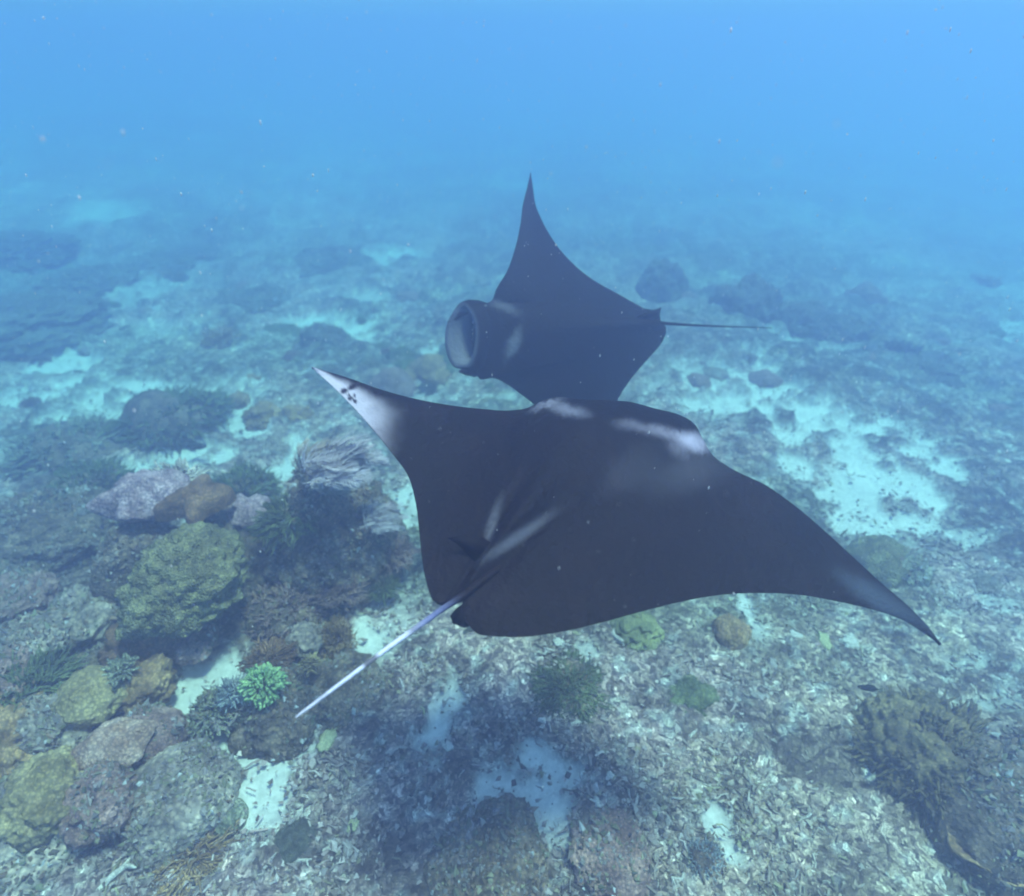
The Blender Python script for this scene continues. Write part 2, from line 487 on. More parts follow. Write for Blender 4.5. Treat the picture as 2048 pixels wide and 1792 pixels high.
def tubes(paths, sides=4):
    """paths: list of (points Nx3, radii N) -> verts, quads"""
    VV, FF, off = [], [], 0
    for pts, rad in paths:
        pts = np.asarray(pts, float); n = len(pts)
        T = np.gradient(pts, axis=0); T /= np.linalg.norm(T, axis=1)[:, None] + 1e-9
        up = np.where(np.abs(T[:, 2:3]) > .9, np.array([[1., 0, 0]]), np.array([[0, 0, 1.]]))
        A = np.cross(T, up); A /= np.linalg.norm(A, axis=1)[:, None] + 1e-9
        B = np.cross(T, A)
        for q in range(sides):
            a = q * math.tau / sides
            VV.append((pts + (A * math.cos(a) + B * math.sin(a)) * np.asarray(rad)[:, None])[:, None, :])
        ring = np.concatenate(VV[-sides:], 1); del VV[-sides:]
        VV.append(ring.reshape(-1, 3))
        for k in range(n - 1):
            for q in range(sides):
                FF.append((off + k * sides + q, off + k * sides + (q + 1) % sides, off + (k + 1) * sides + (q + 1) % sides, off + (k + 1) * sides + q))
        FF.append(tuple(off + (n - 1) * sides + q for q in range(4)) if sides == 4 else (off + (n - 1) * sides,) + tuple(off + (n - 1) * sides + q for q in (1, 2)) + (off + (n - 1) * sides,))
        off += n * sides
    return np.concatenate(VV), (np.array(FF) if sides == 4 else [tuple(dict.fromkeys(f)) for f in FF])

def branches(seed, n=260, inner=.5, thick=.035, flat=.8, lobes=.3, fork=2, flen=.22, blunt=.8):
    r = np.random.default_rng(seed)
    paths = []
    for k in range(n):
        u = (k + .5) / n
        z = 1 - u * 1.12
        ph = k * 2.39996 + r.normal(0, .2)
        h = math.sqrt(max(0, 1 - z * z))
        d = np.array([h * math.cos(ph), h * math.sin(ph), z]) + r.normal(0, .07, 3)
        d /= np.linalg.norm(d)
        R = 1 + lobes * 2 * (float(fbm(d[0] * 2 + seed, d[1] * 2, d[2] * 2, seed, 2)) - .5) + r.normal(0, .05)
        a = d * R * inner; b = d * R * (1 - flen * .5) + r.normal(0, .03, 3)
        sc_ = np.array([1, 1, flat])
        paths.append((np.array([a, (a + b) / 2 + r.normal(0, .02, 3), b]) * sc_, [thick * 1.2, thick, thick * .95]))
        for q in range(fork):
            e = b + (d + r.normal(0, .55, 3)) * flen * (.6 + .5 * r.random())
            paths.append((np.array([b, (b + e) / 2 + r.normal(0, .01, 3), e]) * sc_, [thick * .95, thick * .85, thick * .6 * blunt]))
    return tubes(paths)

def strands(seed, n=26, L=1.0, lean=(1, 0, .35), spread=.5, thick=.012, segs=9, curl=.3):
    """feathery fronds: each a curved stem with two rows of fine barbs, streaming with the current"""
    r = np.random.default_rng(seed)
    lean = np.array(lean, float); lean /= np.linalg.norm(lean)
    paths = []
    for k in range(n):
        b = r.normal(0, .2, 3); b[2] = abs(b[2]) * .3
        d = np.array([r.normal(0, spread), r.normal(0, spread), .9]); d /= np.linalg.norm(d)
        l = L * (.55 + .5 * r.random())
        aim = lean + r.normal(0, .22, 3)
        p, pts = b.copy(), [b.copy()]
        for s in range(segs):
            t = (s + 1) / segs
            dd = d * (1 - t) + aim * t * (1 + curl) + r.normal(0, .05, 3)
            dd /= np.linalg.norm(dd)
            p = p + dd * l / segs
            pts.append(p.copy())
        pts = np.array(pts)
        paths.append((pts, [thick * (1 - .75 * s / segs) for s in range(segs + 1)]))
        side = np.cross(pts[-1] - pts[0], r.normal(0, 1, 3)); side /= np.linalg.norm(side)
        for q in range(2 * segs * 2):
            t = .12 + .88 * (q // 2) / (2 * segs)
            x = t * segs; i0 = min(int(x), segs - 1)
            o = pts[i0] + (pts[i0 + 1] - pts[i0]) * (x - i0)
            fw = pts[i0 + 1] - pts[i0]; fw /= np.linalg.norm(fw)
            bl = .34 * l * math.sin(math.pi * min(1, .25 + .72 * t)) * (.8 + .4 * r.random())
            dr = side * (1 if q % 2 else -1) * .75 + fw * .9 + r.normal(0, .15, 3)
            m_ = o + dr * bl * .5; e = m_ + (dr * .3 + fw + lean * .5) * bl * .35
            paths.append((np.array([o, m_, e]), [thick * .6, thick * .5, thick * .2]))
    return tubes(paths)

def leather(seed, folds=3, amp=.22, droop=.55, nr=28, na=120):
    rr = np.linspace(0.02, 1, nr)[:, None]; th = np.linspace(0, math.tau, na, endpoint=False)[None, :]
    w = np.sin(th * folds + 1.9 * np.sin(th * 2 + seed)) * .5 + np.sin(th * (folds + 3) + seed + 2 * rr) * .25 + 1.2 * (fbm(np.cos(th) * 1.6 + 0 * rr, np.sin(th) * 1.6, rr * 1.2, seed, 3) - .5)
    R = rr * (1 + amp * rr ** 2 * w)
    x = R * np.cos(th); y = R * np.sin(th) * .8
    z = .55 - droop * rr ** 2.6 + .20 * rr ** 2 * w + .34 * (fbm(x * 3.2, y * 3.2, seed, seed, 4) - .5)
    v = np.stack([x, y, z], -1)
    # underside and stalk
    R2 = 1.0 - np.linspace(0.03, 1, 8)[:, None]
    x2 = x[-1][None] * (0.28 + .72 * R2 ** .8); y2 = y[-1][None] * (0.28 + .72 * R2 ** .8)
    z2 = z[-1][None] * R2 + (R2 * 0 - .05) - (1 - R2) * .45
    v = np.concatenate([v.reshape(-1, 3), np.stack([x2, y2, z2], -1).reshape(-1, 3)])
    n = nr + 8
    i = np.arange(n - 1)[:, None] * na + np.arange(na)[None, :]
    j = np.arange(n - 1)[:, None] * na + (np.arange(na)[None, :] + 1) % na
    return v, np.stack([i, j, j + na, i + na], -1).reshape(-1, 4)

def plate(seed, nr=20, na=90, ridge=.05):
    rr = np.linspace(0.02, 1, nr)[:, None]; th = np.linspace(0, math.tau, na, endpoint=False)[None, :]
    R = rr * (1 + .08 * np.sin(th * 3 + seed) + .05 * np.sin(th * 7 + 2 * seed))
    x = R * np.cos(th); y = R * np.sin(th)
    z = .10 + .22 * rr ** 2.2 + ridge * np.sin(th * 26) * rr * .4 + .05 * np.sin(th * 4 + seed) * rr + .05 * (fbm(x * 4, y * 4, 0, seed, 3) - .5)
    z2 = z - .07
    v = np.concatenate([np.stack([x, y, z], -1).reshape(-1, 3), np.stack([x[::-1], y[::-1], z2[::-1] - .35 * (1 - rr[::-1])], -1).reshape(-1, 3)])
    n = nr * 2
    i = np.arange(n - 1)[:, None] * na + np.arange(na)[None, :]
    j = np.arange(n - 1)[:, None] * na + (np.arange(na)[None, :] + 1) % na
    return v, np.stack([i, j, j + na, i + na], -1).reshape(-1, 4)

def star(seed, arms=6, nr=22, na=144):
    rr = np.linspace(0.02, 1, nr)[:, None]; th = np.linspace(0, math.tau, na, endpoint=False)[None, :]
    w = (0.5 + .5 * np.cos(th * arms + .8 * np.sin(th * 2 + seed)))
    R = rr * (.50 + .5 * w ** 1.3 + .08 * np.sin(th * 3 + seed))
    x = R * np.cos(th); y = R * np.sin(th)
    z = .42 * np.sqrt(np.clip(1 - rr ** 2.6, 0, 1)) + .12 * (fbm(x * 5, y * 5, 0, seed, 3) - .5) - .12 * rr * w
    z[-1] = -.3
    v = np.stack([x, y, z], -1).reshape(-1, 3)
    i = np.arange(nr - 1)[:, None] * na + np.arange(na)[None, :]
    j = np.arange(nr - 1)[:, None] * na + (np.arange(na)[None, :] + 1) % na
    return v, np.stack([i, j, j + na, i + na], -1).reshape(-1, 4)

MARKS = []
CRUSTED = {'crusted_reef_rock', 'pale_crusted_rock', 'dark_reef_growth', 'mauve_brown_coral', 'grey_green_coral'}
CR = {}
def crust(vs, f, s, parent, seed, mname):
    """small knobs, chips and stubby fingers of growth all over a rock's lit side"""
    r = np.random.default_rng(seed)
    f = np.asarray(f)
    ce = vs[f[:, :3]].mean(1)
    nr = np.cross(vs[f[:, 1]] - vs[f[:, 0]], vs[f[:, 2]] - vs[f[:, 0]])
    ar = np.linalg.norm(nr, axis=1); nr = nr / (ar[:, None] + 1e-12)
    w = ar * np.clip(nr[:, 2] + .45, 0, 1.2) * (ce[:, 2] > -.02)
    dens = noise3(ce[:, 0] * 5, ce[:, 1] * 5, ce[:, 2] * 5, seed)
    w = w * smooth(.25, .6, dens)
    soft = mname in ('mauve_brown_coral', 'grey_green_coral')
    n = int(min(4200, (700 if soft else 2600) * s * s * 4 + 310))
    k = r.choice(len(f), n, p=w / w.sum())
    c, d = ce[k], nr[k]
    base = np.array([(1, 0, 0), (0, 1, 0), (-1, 0, 0), (0, -1, 0), (0.1, 0, 1.0), (0, .1, -.6)], float)
    fc = np.array([(0, 1, 4), (1, 2, 4), (2, 3, 4), (3, 0, 4), (1, 0, 5), (2, 1, 5), (3, 2, 5), (0, 3, 5)])
    sz = (.006 + .013 * r.random(n) ** 2.2)
    tall = np.where(r.random(n) < .35, 2.4, .8)
    d = d + r.normal(0, .45, (n, 3)); d /= np.linalg.norm(d, axis=1)[:, None]
    A = np.cross(d, r.normal(0, 1, (n, 3))); A /= np.linalg.norm(A, axis=1)[:, None]
    B = np.cross(d, A)
    b = np.repeat(base[None], n, 0) + r.normal(0, .22, (n, 6, 3))
    P = c[:, None] + (b[..., 0:1] * A[:, None] + b[..., 1:2] * B[:, None] + b[..., 2:3] * d[:, None] * tall[:, None, None]) * sz[:, None, None]
    pal = np.array([(.13, .09, .09), (.30, .24, .26), (.24, .24, .12), (.30, .27, .26), (.22, .12, .07), (.05, .045, .04), (.12, .17, .08), (.50, .47, .45)])
    zone = noise3(c[:, 0] * 3.5, c[:, 1] * 3.5, c[:, 2] * 3.5, seed + 5)
    ci = (np.clip(zone * 8 - 1.5, 0, 5.99).astype(int) + r.integers(0, 3, n)) % 8
    ci = np.where(r.random(n) < .03, 7, ci)
    cc = (pal[ci] * .5 + np.array([.24, .17, .13]) * .5) * (.6 + .7 * r.random((n, 1)))
    cc = np.repeat(np.where((ci == 7)[:, None], pal[7], cc), 6, 0)
    if 'm' not in CR:
        CR['m'] = mat('encrusting_growth', (.8, .8, .8), (1.15, 1.15, 1.15), scale=40, rough=.9, bump=0, attr=True, spec=.15)
    g_ = mesh_obj('encrusting_growth', P.reshape(-1, 3), (fc[None] + (np.arange(n) * 6)[:, None, None]).reshape(-1, 3), CR['m'], parent, smooth_sh=False, colors=cc)
    g_['kind'] = 'stuff'

# ------------------------------------------------------------------ coral materials
M = dict(
    olive=mat('olive_coral', (.12, .11, .055), (.28, .25, .13), 16, bump=.7, bscale=60, voro=True),
    rock=mat('crusted_reef_rock', (.07, .05, .038), (.26, .19, .145), 9, bump=1.0, bscale=34, c3=(.32, .26, .25)),
    rockl=mat('pale_crusted_rock', (.15, .12, .11), (.46, .39, .34), 5, bump=.8, bscale=26),
    lilac=mat('lilac_leather_coral', (.26, .16, .20), (.50, .36, .41), 14, bump=1.0, bscale=38),
    peach=mat('peach_leather_coral', (.34, .20, .15), (.52, .38, .33), 9, bump=.7, bscale=45),
    rust=mat('rust_brown_sponge', (.13, .065, .035), (.25, .14, .08), 9, bump=.5, bscale=40),
    tan=mat('tan_soft_coral', (.22, .13, .065), (.42, .28, .15), 8, bump=.5, bscale=40),
    mauve=mat('mauve_brown_coral', (.19, .11, .10), (.38, .25, .23), 9, bump=.6, bscale=50),
    green=mat('dull_green_coral', (.07, .085, .04), (.17, .19, .09), 8, bump=.6, bscale=40),
    lime=mat('bright_green_branch_coral', (.20, .38, .18), (.42, .60, .32), 12, bump=.3, bscale=60),
    blue=mat('blue_grey_coral', (.17, .21, .26), (.36, .40, .44), 9, bump=.5, bscale=50),
    grey=mat('grey_green_coral', (.17, .18, .13), (.36, .36, .28), 7, bump=.7, bscale=45, voro=True),
    yellow=mat('yellow_tan_coral', (.22, .17, .08), (.40, .32, .18), 6, bump=.5, bscale=40),
    umber=mat('umber_ruffled_coral', (.10, .075, .04), (.26, .19, .10), 8, bump=.5, bscale=40),
    white=mat('bleached_coral', (.36, .32, .30), (.58, .54, .51), 6, bump=.5, bscale=50),
    plume=mat('pale_pink_plume_coral', (.40, .32, .33), (.62, .53, .54), 6, bump=0),
    plumeb=mat('brown_plume_coral', (.30, .22, .17), (.45, .35, .28), 6, bump=0),
    dark=mat('dark_reef_growth', (.07, .07, .06), (.17, .16, .13), 5, bump=.8, bscale=20),
    brainm=mat('green_brain_coral', (.17, .18, .08), (.32, .32, .16), 7, bump=.5, bscale=70),
)

def coral(name, label, cat, px, py, wpx, h, build, m, part, group=None, rz=None, lift=0.0, extra=None, sy=1.0, base=None, onz=None):
    """px,py: the foot of the growth; wpx: its breadth; h: height / half breadth"""
    P = ground_at(px, py)
    dist = np.linalg.norm(P - np.array([0, 0, CAM_H]))
    s = 0.5 * wpx * dist / F
    t = thing(name, label, cat, (P[0], P[1], float(gz(P[0], P[1])) + lift * 1.1), rz if rz is not None else random.random() * 6, group)
    v, f = build
    vs = v * np.array([s, s * sy, s * h])
    o = mesh_obj(part, vs, f, m, t)
    if m.name in CRUSTED and s > .12:
        crust(vs, f, s, t, int(px * 3 + py), m.name)
    MARKS.append((px, py, name))
    if base:
        bv, bf = dome(int(px) % 97, 4, .35, .12, 6, .9, .5)
        k, bh = base
        mesh_obj('base', bv * np.array([s * k, s * k * sy, s * bh * h]), bf, M['rock'], t)
    if extra:
        for (pn, bv, bf, mm, scl, off) in extra:
            q = mesh_obj(pn, bv * (np.array(scl) * s), bf, mm, t)
            q.location = (off[0] * s, off[1] * s, off[2] * s)
    return t, P, s

# --- left foreground group
coral('coral_bommie', 'large knobbly olive-yellow coral head between the lilac coral and the ray\'s tail tip', 'coral', 205, 628, 84, .95,
      dome(3, 6, .42, .20, 7, .95, .4, wfreq=1.6), M['olive'], 'coral_growth', rz=.4, lift=.45, base=(.86, .75))
coral('reef_rock', 'dark overhung reef rock under the lilac leather coral', 'rock', 160, 588, 74, 1.5,
      dome(12, 5, .4, .18, 5, 1, .5), M['rock'], 'rock', rz=1)
coral('leather_coral', 'folded pale lilac leather coral draped on the dark rock, left of the brown sponge', 'coral', 178, 570, 66, 1.0,
      leather(5), M['lilac'], 'cap', rz=.5, lift=.72)
coral('leather_coral', 'small pale pinkish coral lump just right of the brown star-shaped sponge', 'coral', 262, 556, 44, .9,
      leather(8, 2), M['lilac'], 'cap', rz=2.5, lift=.46)
coral('barrel_rock', 'dark rock holding up the star-shaped brown sponge', 'rock', 236, 582, 78, 1.3,
      dome(17, 5, .4, .2, 6, 1, .5), M['rock'], 'rock', rz=2)
coral('star_sponge', 'rusty brown star-armed sponge lying over the rocks above the olive coral head', 'sponge', 224, 572, 62, .9,
      star(4, 4), M['rust'], 'lobes', rz=.3, lift=.72)
coral('finger_coral', 'clump of bleached white coral fingers beside the lilac leather coral', 'coral', 203, 548, 38, 1.0,
      branches(6, 70, .35, .09, .8, .3, 2, .3), M['white'], 'branches', lift=.66)
coral('dome_coral', 'dark grey-green fuzzy dome coral beside the sand pocket above the brown sponge', 'coral', 243, 498, 62, .95,
      branches(7, 520, .7, .03, .85, .25, 2, .16), M['green'], 'branches', base=(.86, .75))
# the bommie with plumes
coral('coral_bommie', 'tall dark coral bommie crowned with feathery plumes beside the ray\'s left wing', 'coral', 342, 566, 104, 1.35,
      dome(23, 6, .42, .22, 6, 1, .5), M['rock'], 'rock', rz=.2, lift=.1, extra=[
          ('tuft', *branches(31, 300, .4, .03, .8, .5, 2, .2), M['green'], (.52, .5, .42), (-.6, -.25, 1.2)),
          ('tuft', *branches(32, 300, .4, .03, .8, .5, 2, .2), M['plumeb'], (.5, .5, .40), (-.05, .10, 1.42)),
          ('tuft', *branches(33, 260, .4, .03, .8, .5, 2, .2), M['mauve'], (.40, .4, .32), (.95, -.55, .35)),
          ('tuft', *branches(34, 260, .4, .03, .8, .5, 2, .2), M['green'], (.30, .3, .25), (.75, -1.0, .12)),
          ('tuft', *branches(35, 260, .4, .03, .8, .5, 2, .2), M['mauve'], (.42, .3, .30), (.1, -1.15, .25))])
coral('plume_coral', 'pale pink feathery plume coral streaming right on top of the tall bommie', 'soft coral', 352, 590, 58, 1.0,
      strands(3, 36, 1.7, (1, .1, .12), .6, .030), M['plume'], 'plumes', rz=0, lift=1.02)
coral('plume_coral', 'brownish feathery plume coral behind the pale one on the tall bommie', 'soft coral', 338, 576, 72, 1.0,
      strands(4, 40, 1.2, (1, .3, .2), .8, .022), M['plumeb'], 'plumes', rz=.15, lift=.92)
coral('plume_coral', 'thin pale plume coral trailing low against the ray\'s left wing edge', 'soft coral', 385, 589, 44, 1.0,
      strands(9, 22, 1.4, (1, .1, -.05), .5, .020), M['plume'], 'plumes', rz=-.1, lift=.62)
coral('cauliflower_coral', 'reddish brown cauliflower coral right of the olive coral head', 'coral', 285, 618, 66, .95,
      branches(8, 520, .6, .035, .85, .35, 2, .18), M['mauve'], 'branches', base=(.85, .75), rz=1)
coral('cauliflower_coral', 'small green cauliflower coral at the foot of the reddish brown one', 'coral', 267, 628, 26, 1.0,
      branches(9, 200, .5, .05, .85, .3, 2, .2), M['green'], 'branches', base=(.8, .7))
coral('soft_coral', 'upright tan bushy soft coral on the sand right of the reddish coral', 'soft coral', 340, 646, 30, 1.5,
      branches(10, 260, .3, .03, .95, .45, 2, .2), M['tan'], 'branches', lift=.06)
coral('soft_coral', 'low brown bushy soft coral just in front of the upright tan one', 'soft coral', 322, 664, 40, .8,
      branches(11, 300, .4, .03, .85, .45, 2, .2), M['tan'], 'branches', base=(.8, .6))
coral('reef_rock', 'crusted rock carrying the bright green coral beside the tail tip', 'rock', 286, 712, 72, .85,
      dome(29, 5, .4, .22, 6, .9, .4), M['rock'], 'rock', rz=.8)
coral('reef_rock', 'mauve crusted rock lying under the middle of the ray\'s tail', 'rock', 335, 690, 70, .6,
      dome(30, 5, .4, .22, 6, .9, .4), M['rock'], 'rock', rz=.2)
coral('branch_coral', 'bright lime green branching coral next to the ray\'s tail tip', 'coral', 275, 716, 34, 1.0,
      branches(12, 170, .6, .075, .85, .15, 2, .13, blunt=1.5), M['lime'], 'branches', lift=.30)
coral('branch_coral', 'small blue-grey branching coral left of the lime green one', 'coral', 243, 716, 24, 1.0,
      branches(13, 110, .35, .07, .8, .2, 2, .3), M['blue'], 'branches', lift=.22)
coral('sponge', 'rusty orange crusting sponge above the lime green coral', 'sponge', 276, 680, 40, .55,
      branches(61, 200, .5, .05, .7, .5, 2, .2), M['rust'], 'lobes', lift=.2)
coral('branch_coral', 'greyish green twiggy coral on the near side of the crusted rock by the sand', 'coral', 222, 722, 40, .8,
      branches(14, 260, .45, .045, .8, .3, 2, .26), M['grey'], 'branches', lift=.1)
coral('finger_coral', 'little cream coral fingers beside the tail on the mauve rock', 'coral', 318, 690, 18, .9,
      branches(15, 50, .3, .09, .8, .3, 2, .35), M['yellow'], 'branches', lift=.26)
# lower left reef
coral('reef_rock', 'dark reef rock under the peach leather coral', 'rock', 96, 770, 84, .5,
      dome(41, 6, .45, .25, 6, .9, .4), M['rock'], 'rock', rz=.3)
for k, (px, py, w, h, mm, lb) in enumerate([
        (20, 712, 58, 1.0, 'mauve', 'mauve coral lump cut by the left edge, level with the yellow-tan boulder coral'),
        (16, 768, 62, 1.0, 'tan', 'brown coral lump cut by the left edge, below the mauve one'),
        (54, 752, 46, 1.1, 'rockl', 'pale crusted lump between the two edge corals and the peach leather coral'),
        (62, 814, 50, .9, 'yellow', 'tan-yellow coral lump below the dark rock of the peach leather coral'),
        (112, 818, 44, .9, 'mauve', 'mauve coral lump touching the grey crusted head on its left'),
        (150, 700, 40, .9, 'tan', 'brown coral lump at the left bank of the sand channel'),
        (200, 658, 32, .8, 'mauve', 'mauve lump in the shade at the foot of the olive-yellow coral head'),
        (150, 655, 48, .9, 'rust', 'rust brown lump left of the foot of the olive-yellow coral head'),
        (88, 640, 52, .8, 'rockl', 'pale crusted lump on the rubble left of the olive-yellow coral head'),
        (30, 612, 46, .6, 'mauve', 'mauve lump on the rubble bank near the left edge'),
        (308, 655, 26, .8, 'rockl', 'pale lump between the reddish cauliflower coral and the brown soft coral')]):
    coral('boulder_coral', lb, 'coral', px, py, w, h, dome(201 + k, 5, .5, .28, 8, .95, .4, wfreq=1.9), M[mm], 'coral_growth', rz=k, lift=.14)
coral('reef_rock', 'dark reef rock behind the tan coral head at left', 'rock', 112, 672, 84, .45,
      dome(42, 5, .45, .2, 6, .9, .4), M['rock'], 'rock', rz=1.3)
coral('reef_rock', 'mauve rubble covered rock at the left edge above the dark corner rock', 'rock', 24, 668, 100, .4,
      dome(43, 5, .45, .25, 7, .9, .4), M['rock'], 'rock', rz=2.3)
coral('boulder_coral', 'smooth yellow-tan boulder coral on the lower left reef', 'coral', 106, 722, 46, 1.0,
      dome(44, 5, .35, .12, 8, .95, .5), M['yellow'], 'coral_growth', lift=.22)
coral('boulder_coral', 'pale sandy slab of coral at the far left edge behind the yellow-tan boulder coral', 'coral', 48, 672, 46, .55,
      dome(45, 5, .4, .15, 8, .9, .5), M['rockl'], 'coral_growth', lift=.28)
coral('boulder_coral', 'smooth brown boulder coral beside the sand channel', 'coral', 158, 750, 50, 1.0,
      dome(46, 5, .25, .05, 4, .95, .5), M['mauve'], 'coral_growth', lift=.1)
coral('leather_coral', 'peach folded leather coral in front of the smooth brown boulder coral', 'coral', 128, 768, 58, .7,
      leather(11, 2), M['peach'], 'cap', rz=3, lift=.24)
coral('finger_coral', 'pale grey coral fingers between the yellow-tan and the brown boulder corals', 'coral', 140, 706, 22, .7,
      branches(16, 60, .6, .13, .8, .3, 2, .35), M['grey'], 'branches', lift=.34)
coral('branch_coral', 'dark green twiggy coral clump left of the yellow-tan boulder coral', 'coral', 50, 715, 58, .7,
      branches(17, 340, .45, .035, .8, .35, 2, .24), M['green'], 'branches', lift=.25)
coral('branch_coral', 'small brown twiggy coral under the peach leather coral', 'coral', 92, 788, 34, .7,
      branches(18, 130, .35, .05, .8, .3, 2, .35), M['rust'], 'branches', lift=.15)
coral('boulder_coral', 'grey-green rounded coral head at the near edge of the sand channel', 'coral', 180, 806, 84, .8,
      dome(47, 6, .25, .08, 14, .95, .4), M['rockl'], 'coral_growth', rz=.7, lift=.0)
for k, (px, py, w, lb) in enumerate([(158, 828, 30, 'leftmost of the small round corals in front of the grey-green head'),
                                    (182, 824, 26, 'second from the left of the small round corals before the grey-green head'),
                                    (205, 832, 30, 'third from the left of the small round corals before the grey-green head'),
                                    (226, 820, 30, 'rightmost of the small round corals in front of the grey-green head')]):
    coral('boulder_coral', lb, 'coral', px, py, w, .8, dome(48 + k, 4, .25, .06, 6, .95, .4), M['grey' if k % 2 else 'mauve'], 'coral_growth', group='small round corals')
coral('branch_coral', 'low green-brown twiggy coral at the foot of the small round corals', 'coral', 190, 858, 60, .45,
      branches(19, 260, .5, .03, .8, .4, 2, .24), M['tan'], 'branches')
coral('reef_rock', 'brown crusted rock at the left edge of the bottom rubble', 'rock', 34, 822, 90, .7,
      dome(55, 5, .4, .2, 7, .9, .4), M['rockl'], 'rock')
coral('reef_rock', 'tan crusted rock between the peach leather coral and the left edge', 'rock', 75, 785, 60, .5,
      dome(56, 5, .4, .2, 7, .9, .4), M['rockl'], 'rock')
# left middle distance
coral('dome_coral', 'rounded dull green coral head beyond the lilac leather coral', 'coral', 92, 500, 72, .85,
      branches(20, 620, .75, .025, .85, .3, 2, .13), M['green'], 'branches', base=(.9, .8))
coral('reef_rock', 'long grey-mauve reef rock at the left edge below the green coral head', 'rock', 38, 545, 140, .55,
      dome(61, 6, .35, .16, 8, .95, .4), M['rock'], 'rock', rz=.25, sy=.6)
coral('reef_rock', 'low crusted rock at the left edge in front of the long grey-mauve rock', 'rock', 0, 570, 90, .45,
      dome(62, 5, .35, .2, 8, .95, .4), M['rock'], 'rock', rz=.25)
coral('coral_bommie', 'wide dark coral mass in the haze left of the two rays', 'coral', 172, 425, 84, .75,
      branches(21, 700, .7, .03, .85, .5, 2, .15), M['green'], 'branches', base=(.92, .85))
coral('coral_bommie', 'lower grey coral mass in the haze left of the wide dark one', 'coral', 75, 455, 90, .5,
      branches(22, 600, .7, .03, .85, .5, 2, .15), M['grey'], 'branches', base=(.92, .85))
coral('urchin_ball', 'tiny round dark coral ball alone on the white sand pocket', 'coral', 223, 397, 9, 1.0,
      dome(63, 3, .1, .05, 6, 1, .5), M['dark'], 'coral_growth')
coral('dome_coral', 'small brown dome coral beside the tiny round ball on the sand pocket', 'coral', 239, 402, 18, .9,
      dome(64, 5, .45, .3, 11, .85, .5, wfreq=2), M['tan'], 'coral_growth')
coral('dome_coral', 'rounded brown coral head in front of the white sand pocket', 'coral', 264, 418, 30, .9,
      dome(65, 5, .45, .3, 11, .85, .5, wfreq=2), M['tan'], 'coral_growth')
coral('dome_coral', 'rounded coral head right of the white sand pocket', 'coral', 299, 418, 26, .95,
      dome(66, 5, .45, .3, 11, .85, .5, wfreq=2), M['tan'], 'coral_growth')
coral('coral_bommie', 'dark low coral head behind the raised white wingtip', 'coral', 320, 345, 44, .7,
      dome(67, 5, .45, .3, 11, .85, .5, wfreq=2), M['dark'], 'coral_growth')
coral('dome_coral', 'left one of two dark coral heads left of the far ray\'s mouth', 'coral', 368, 372, 26, .8,
      dome(68, 5, .45, .3, 11, .85, .5, wfreq=2), M['green'], 'coral_growth')
coral('dome_coral', 'right one of two dark coral heads left of the far ray\'s mouth', 'coral', 408, 370, 24, .8,
      dome(69, 5, .45, .3, 11, .85, .5, wfreq=2), M['green'], 'coral_growth')
# right side
coral('brain_coral', 'folded yellow-green brain coral under the near ray\'s right trailing edge', 'coral', 636, 634, 52, .8,
      dome(70, 6, .2, 0, 5, .9, .5, brain=True), M['brainm'], 'coral_growth', rz=.5)
coral('boulder_coral', 'tan lumpy coral head beside a white sand streak under the right wing', 'coral', 729, 635, 34, 1.0,
      dome(71, 5, .3, .1, 7, .95, .5), M['tan'], 'coral_growth', rz=.5)
coral('boulder_coral', 'olive brown coral head beyond the right wing\'s leading edge', 'coral', 880, 566, 50, .85,
      dome(72, 5, .3, .12, 9, .95, .5), M['olive'], 'coral_growth', rz=.5)
coral('boulder_coral', 'dark grey coral head joined to the olive brown one beyond the right wing', 'coral', 902, 572, 36, 1.1,
      dome(73, 5, .3, .12, 9, .95, .5), M['grey'], 'coral_growth', rz=.5)
coral('ruffled_coral', 'big brown ruffled coral on the slope at lower right', 'coral', 922, 764, 82, .85,
      dome(74, 6, .45, .20, 8, .95, .45, ruffle=.10, wfreq=1.8), M['umber'], 'coral_growth', rz=.5,
      extra=[('lobes', *branches(174, 1100, .8, .036, .85, .5, 2, .2), M['umber'], (1.1, 1.1, 1.0), (0, 0, 0))])
coral('ruffled_coral', 'lower brown ruffled coral lobes in front of the big one at lower right', 'coral', 968, 795, 58, .6,
      dome(75, 6, .45, .20, 8, .95, .45, ruffle=.10, wfreq=1.8), M['umber'], 'coral_growth', rz=1.5,
      extra=[('lobes', *branches(175, 800, .8, .04, .85, .5, 2, .2), M['umber'], (1.15, 1.15, .75), (0, 0, 0))])
coral('reef_rock', 'big dark reef rock shading the lower right corner', 'rock', 1000, 820, 110, .7,
      dome(76, 5, .35, .16, 7, .9, .5), M['rock'], 'rock', rz=.5)
coral('boulder_coral', 'smooth pale grey boulder coral at the right edge', 'coral', 1012, 780, 60, 1.05,
      dome(77, 5, .2, .04, 7, .95, .5), M['rockl'], 'coral_growth', rz=.5, lift=.1)
coral('plate_coral', 'oval plate coral with a pale rim in the lower right corner', 'coral', 985, 862, 62, .9,
      plate(3), M['tan'], 'plate', rz=-.5, sy=.75, lift=.1)
coral('boulder_coral', 'small pale blue-green coral head on white sand near the bottom edge', 'coral', 702, 862, 32, .9,
      branches(25, 240, .6, .04, .85, .2, 2, .14), M['blue'], 'branches', base=(.85, .75))
coral('branch_coral', 'dark green twiggy coral thicket in the near ray\'s shadow', 'coral', 570, 688, 64, .35,
      branches(26, 620, .5, .025, .8, .45, 2, .2), M['green'], 'branches', base=(.9, .6))
coral('soft_coral', 'pale wispy soft coral at the edge of the blue shaded sand', 'soft coral', 470, 835, 50, 1.0,
      strands(14, 18, .9, (.4, .6, 1), .6, .012), M['plume'], 'plumes', rz=0)
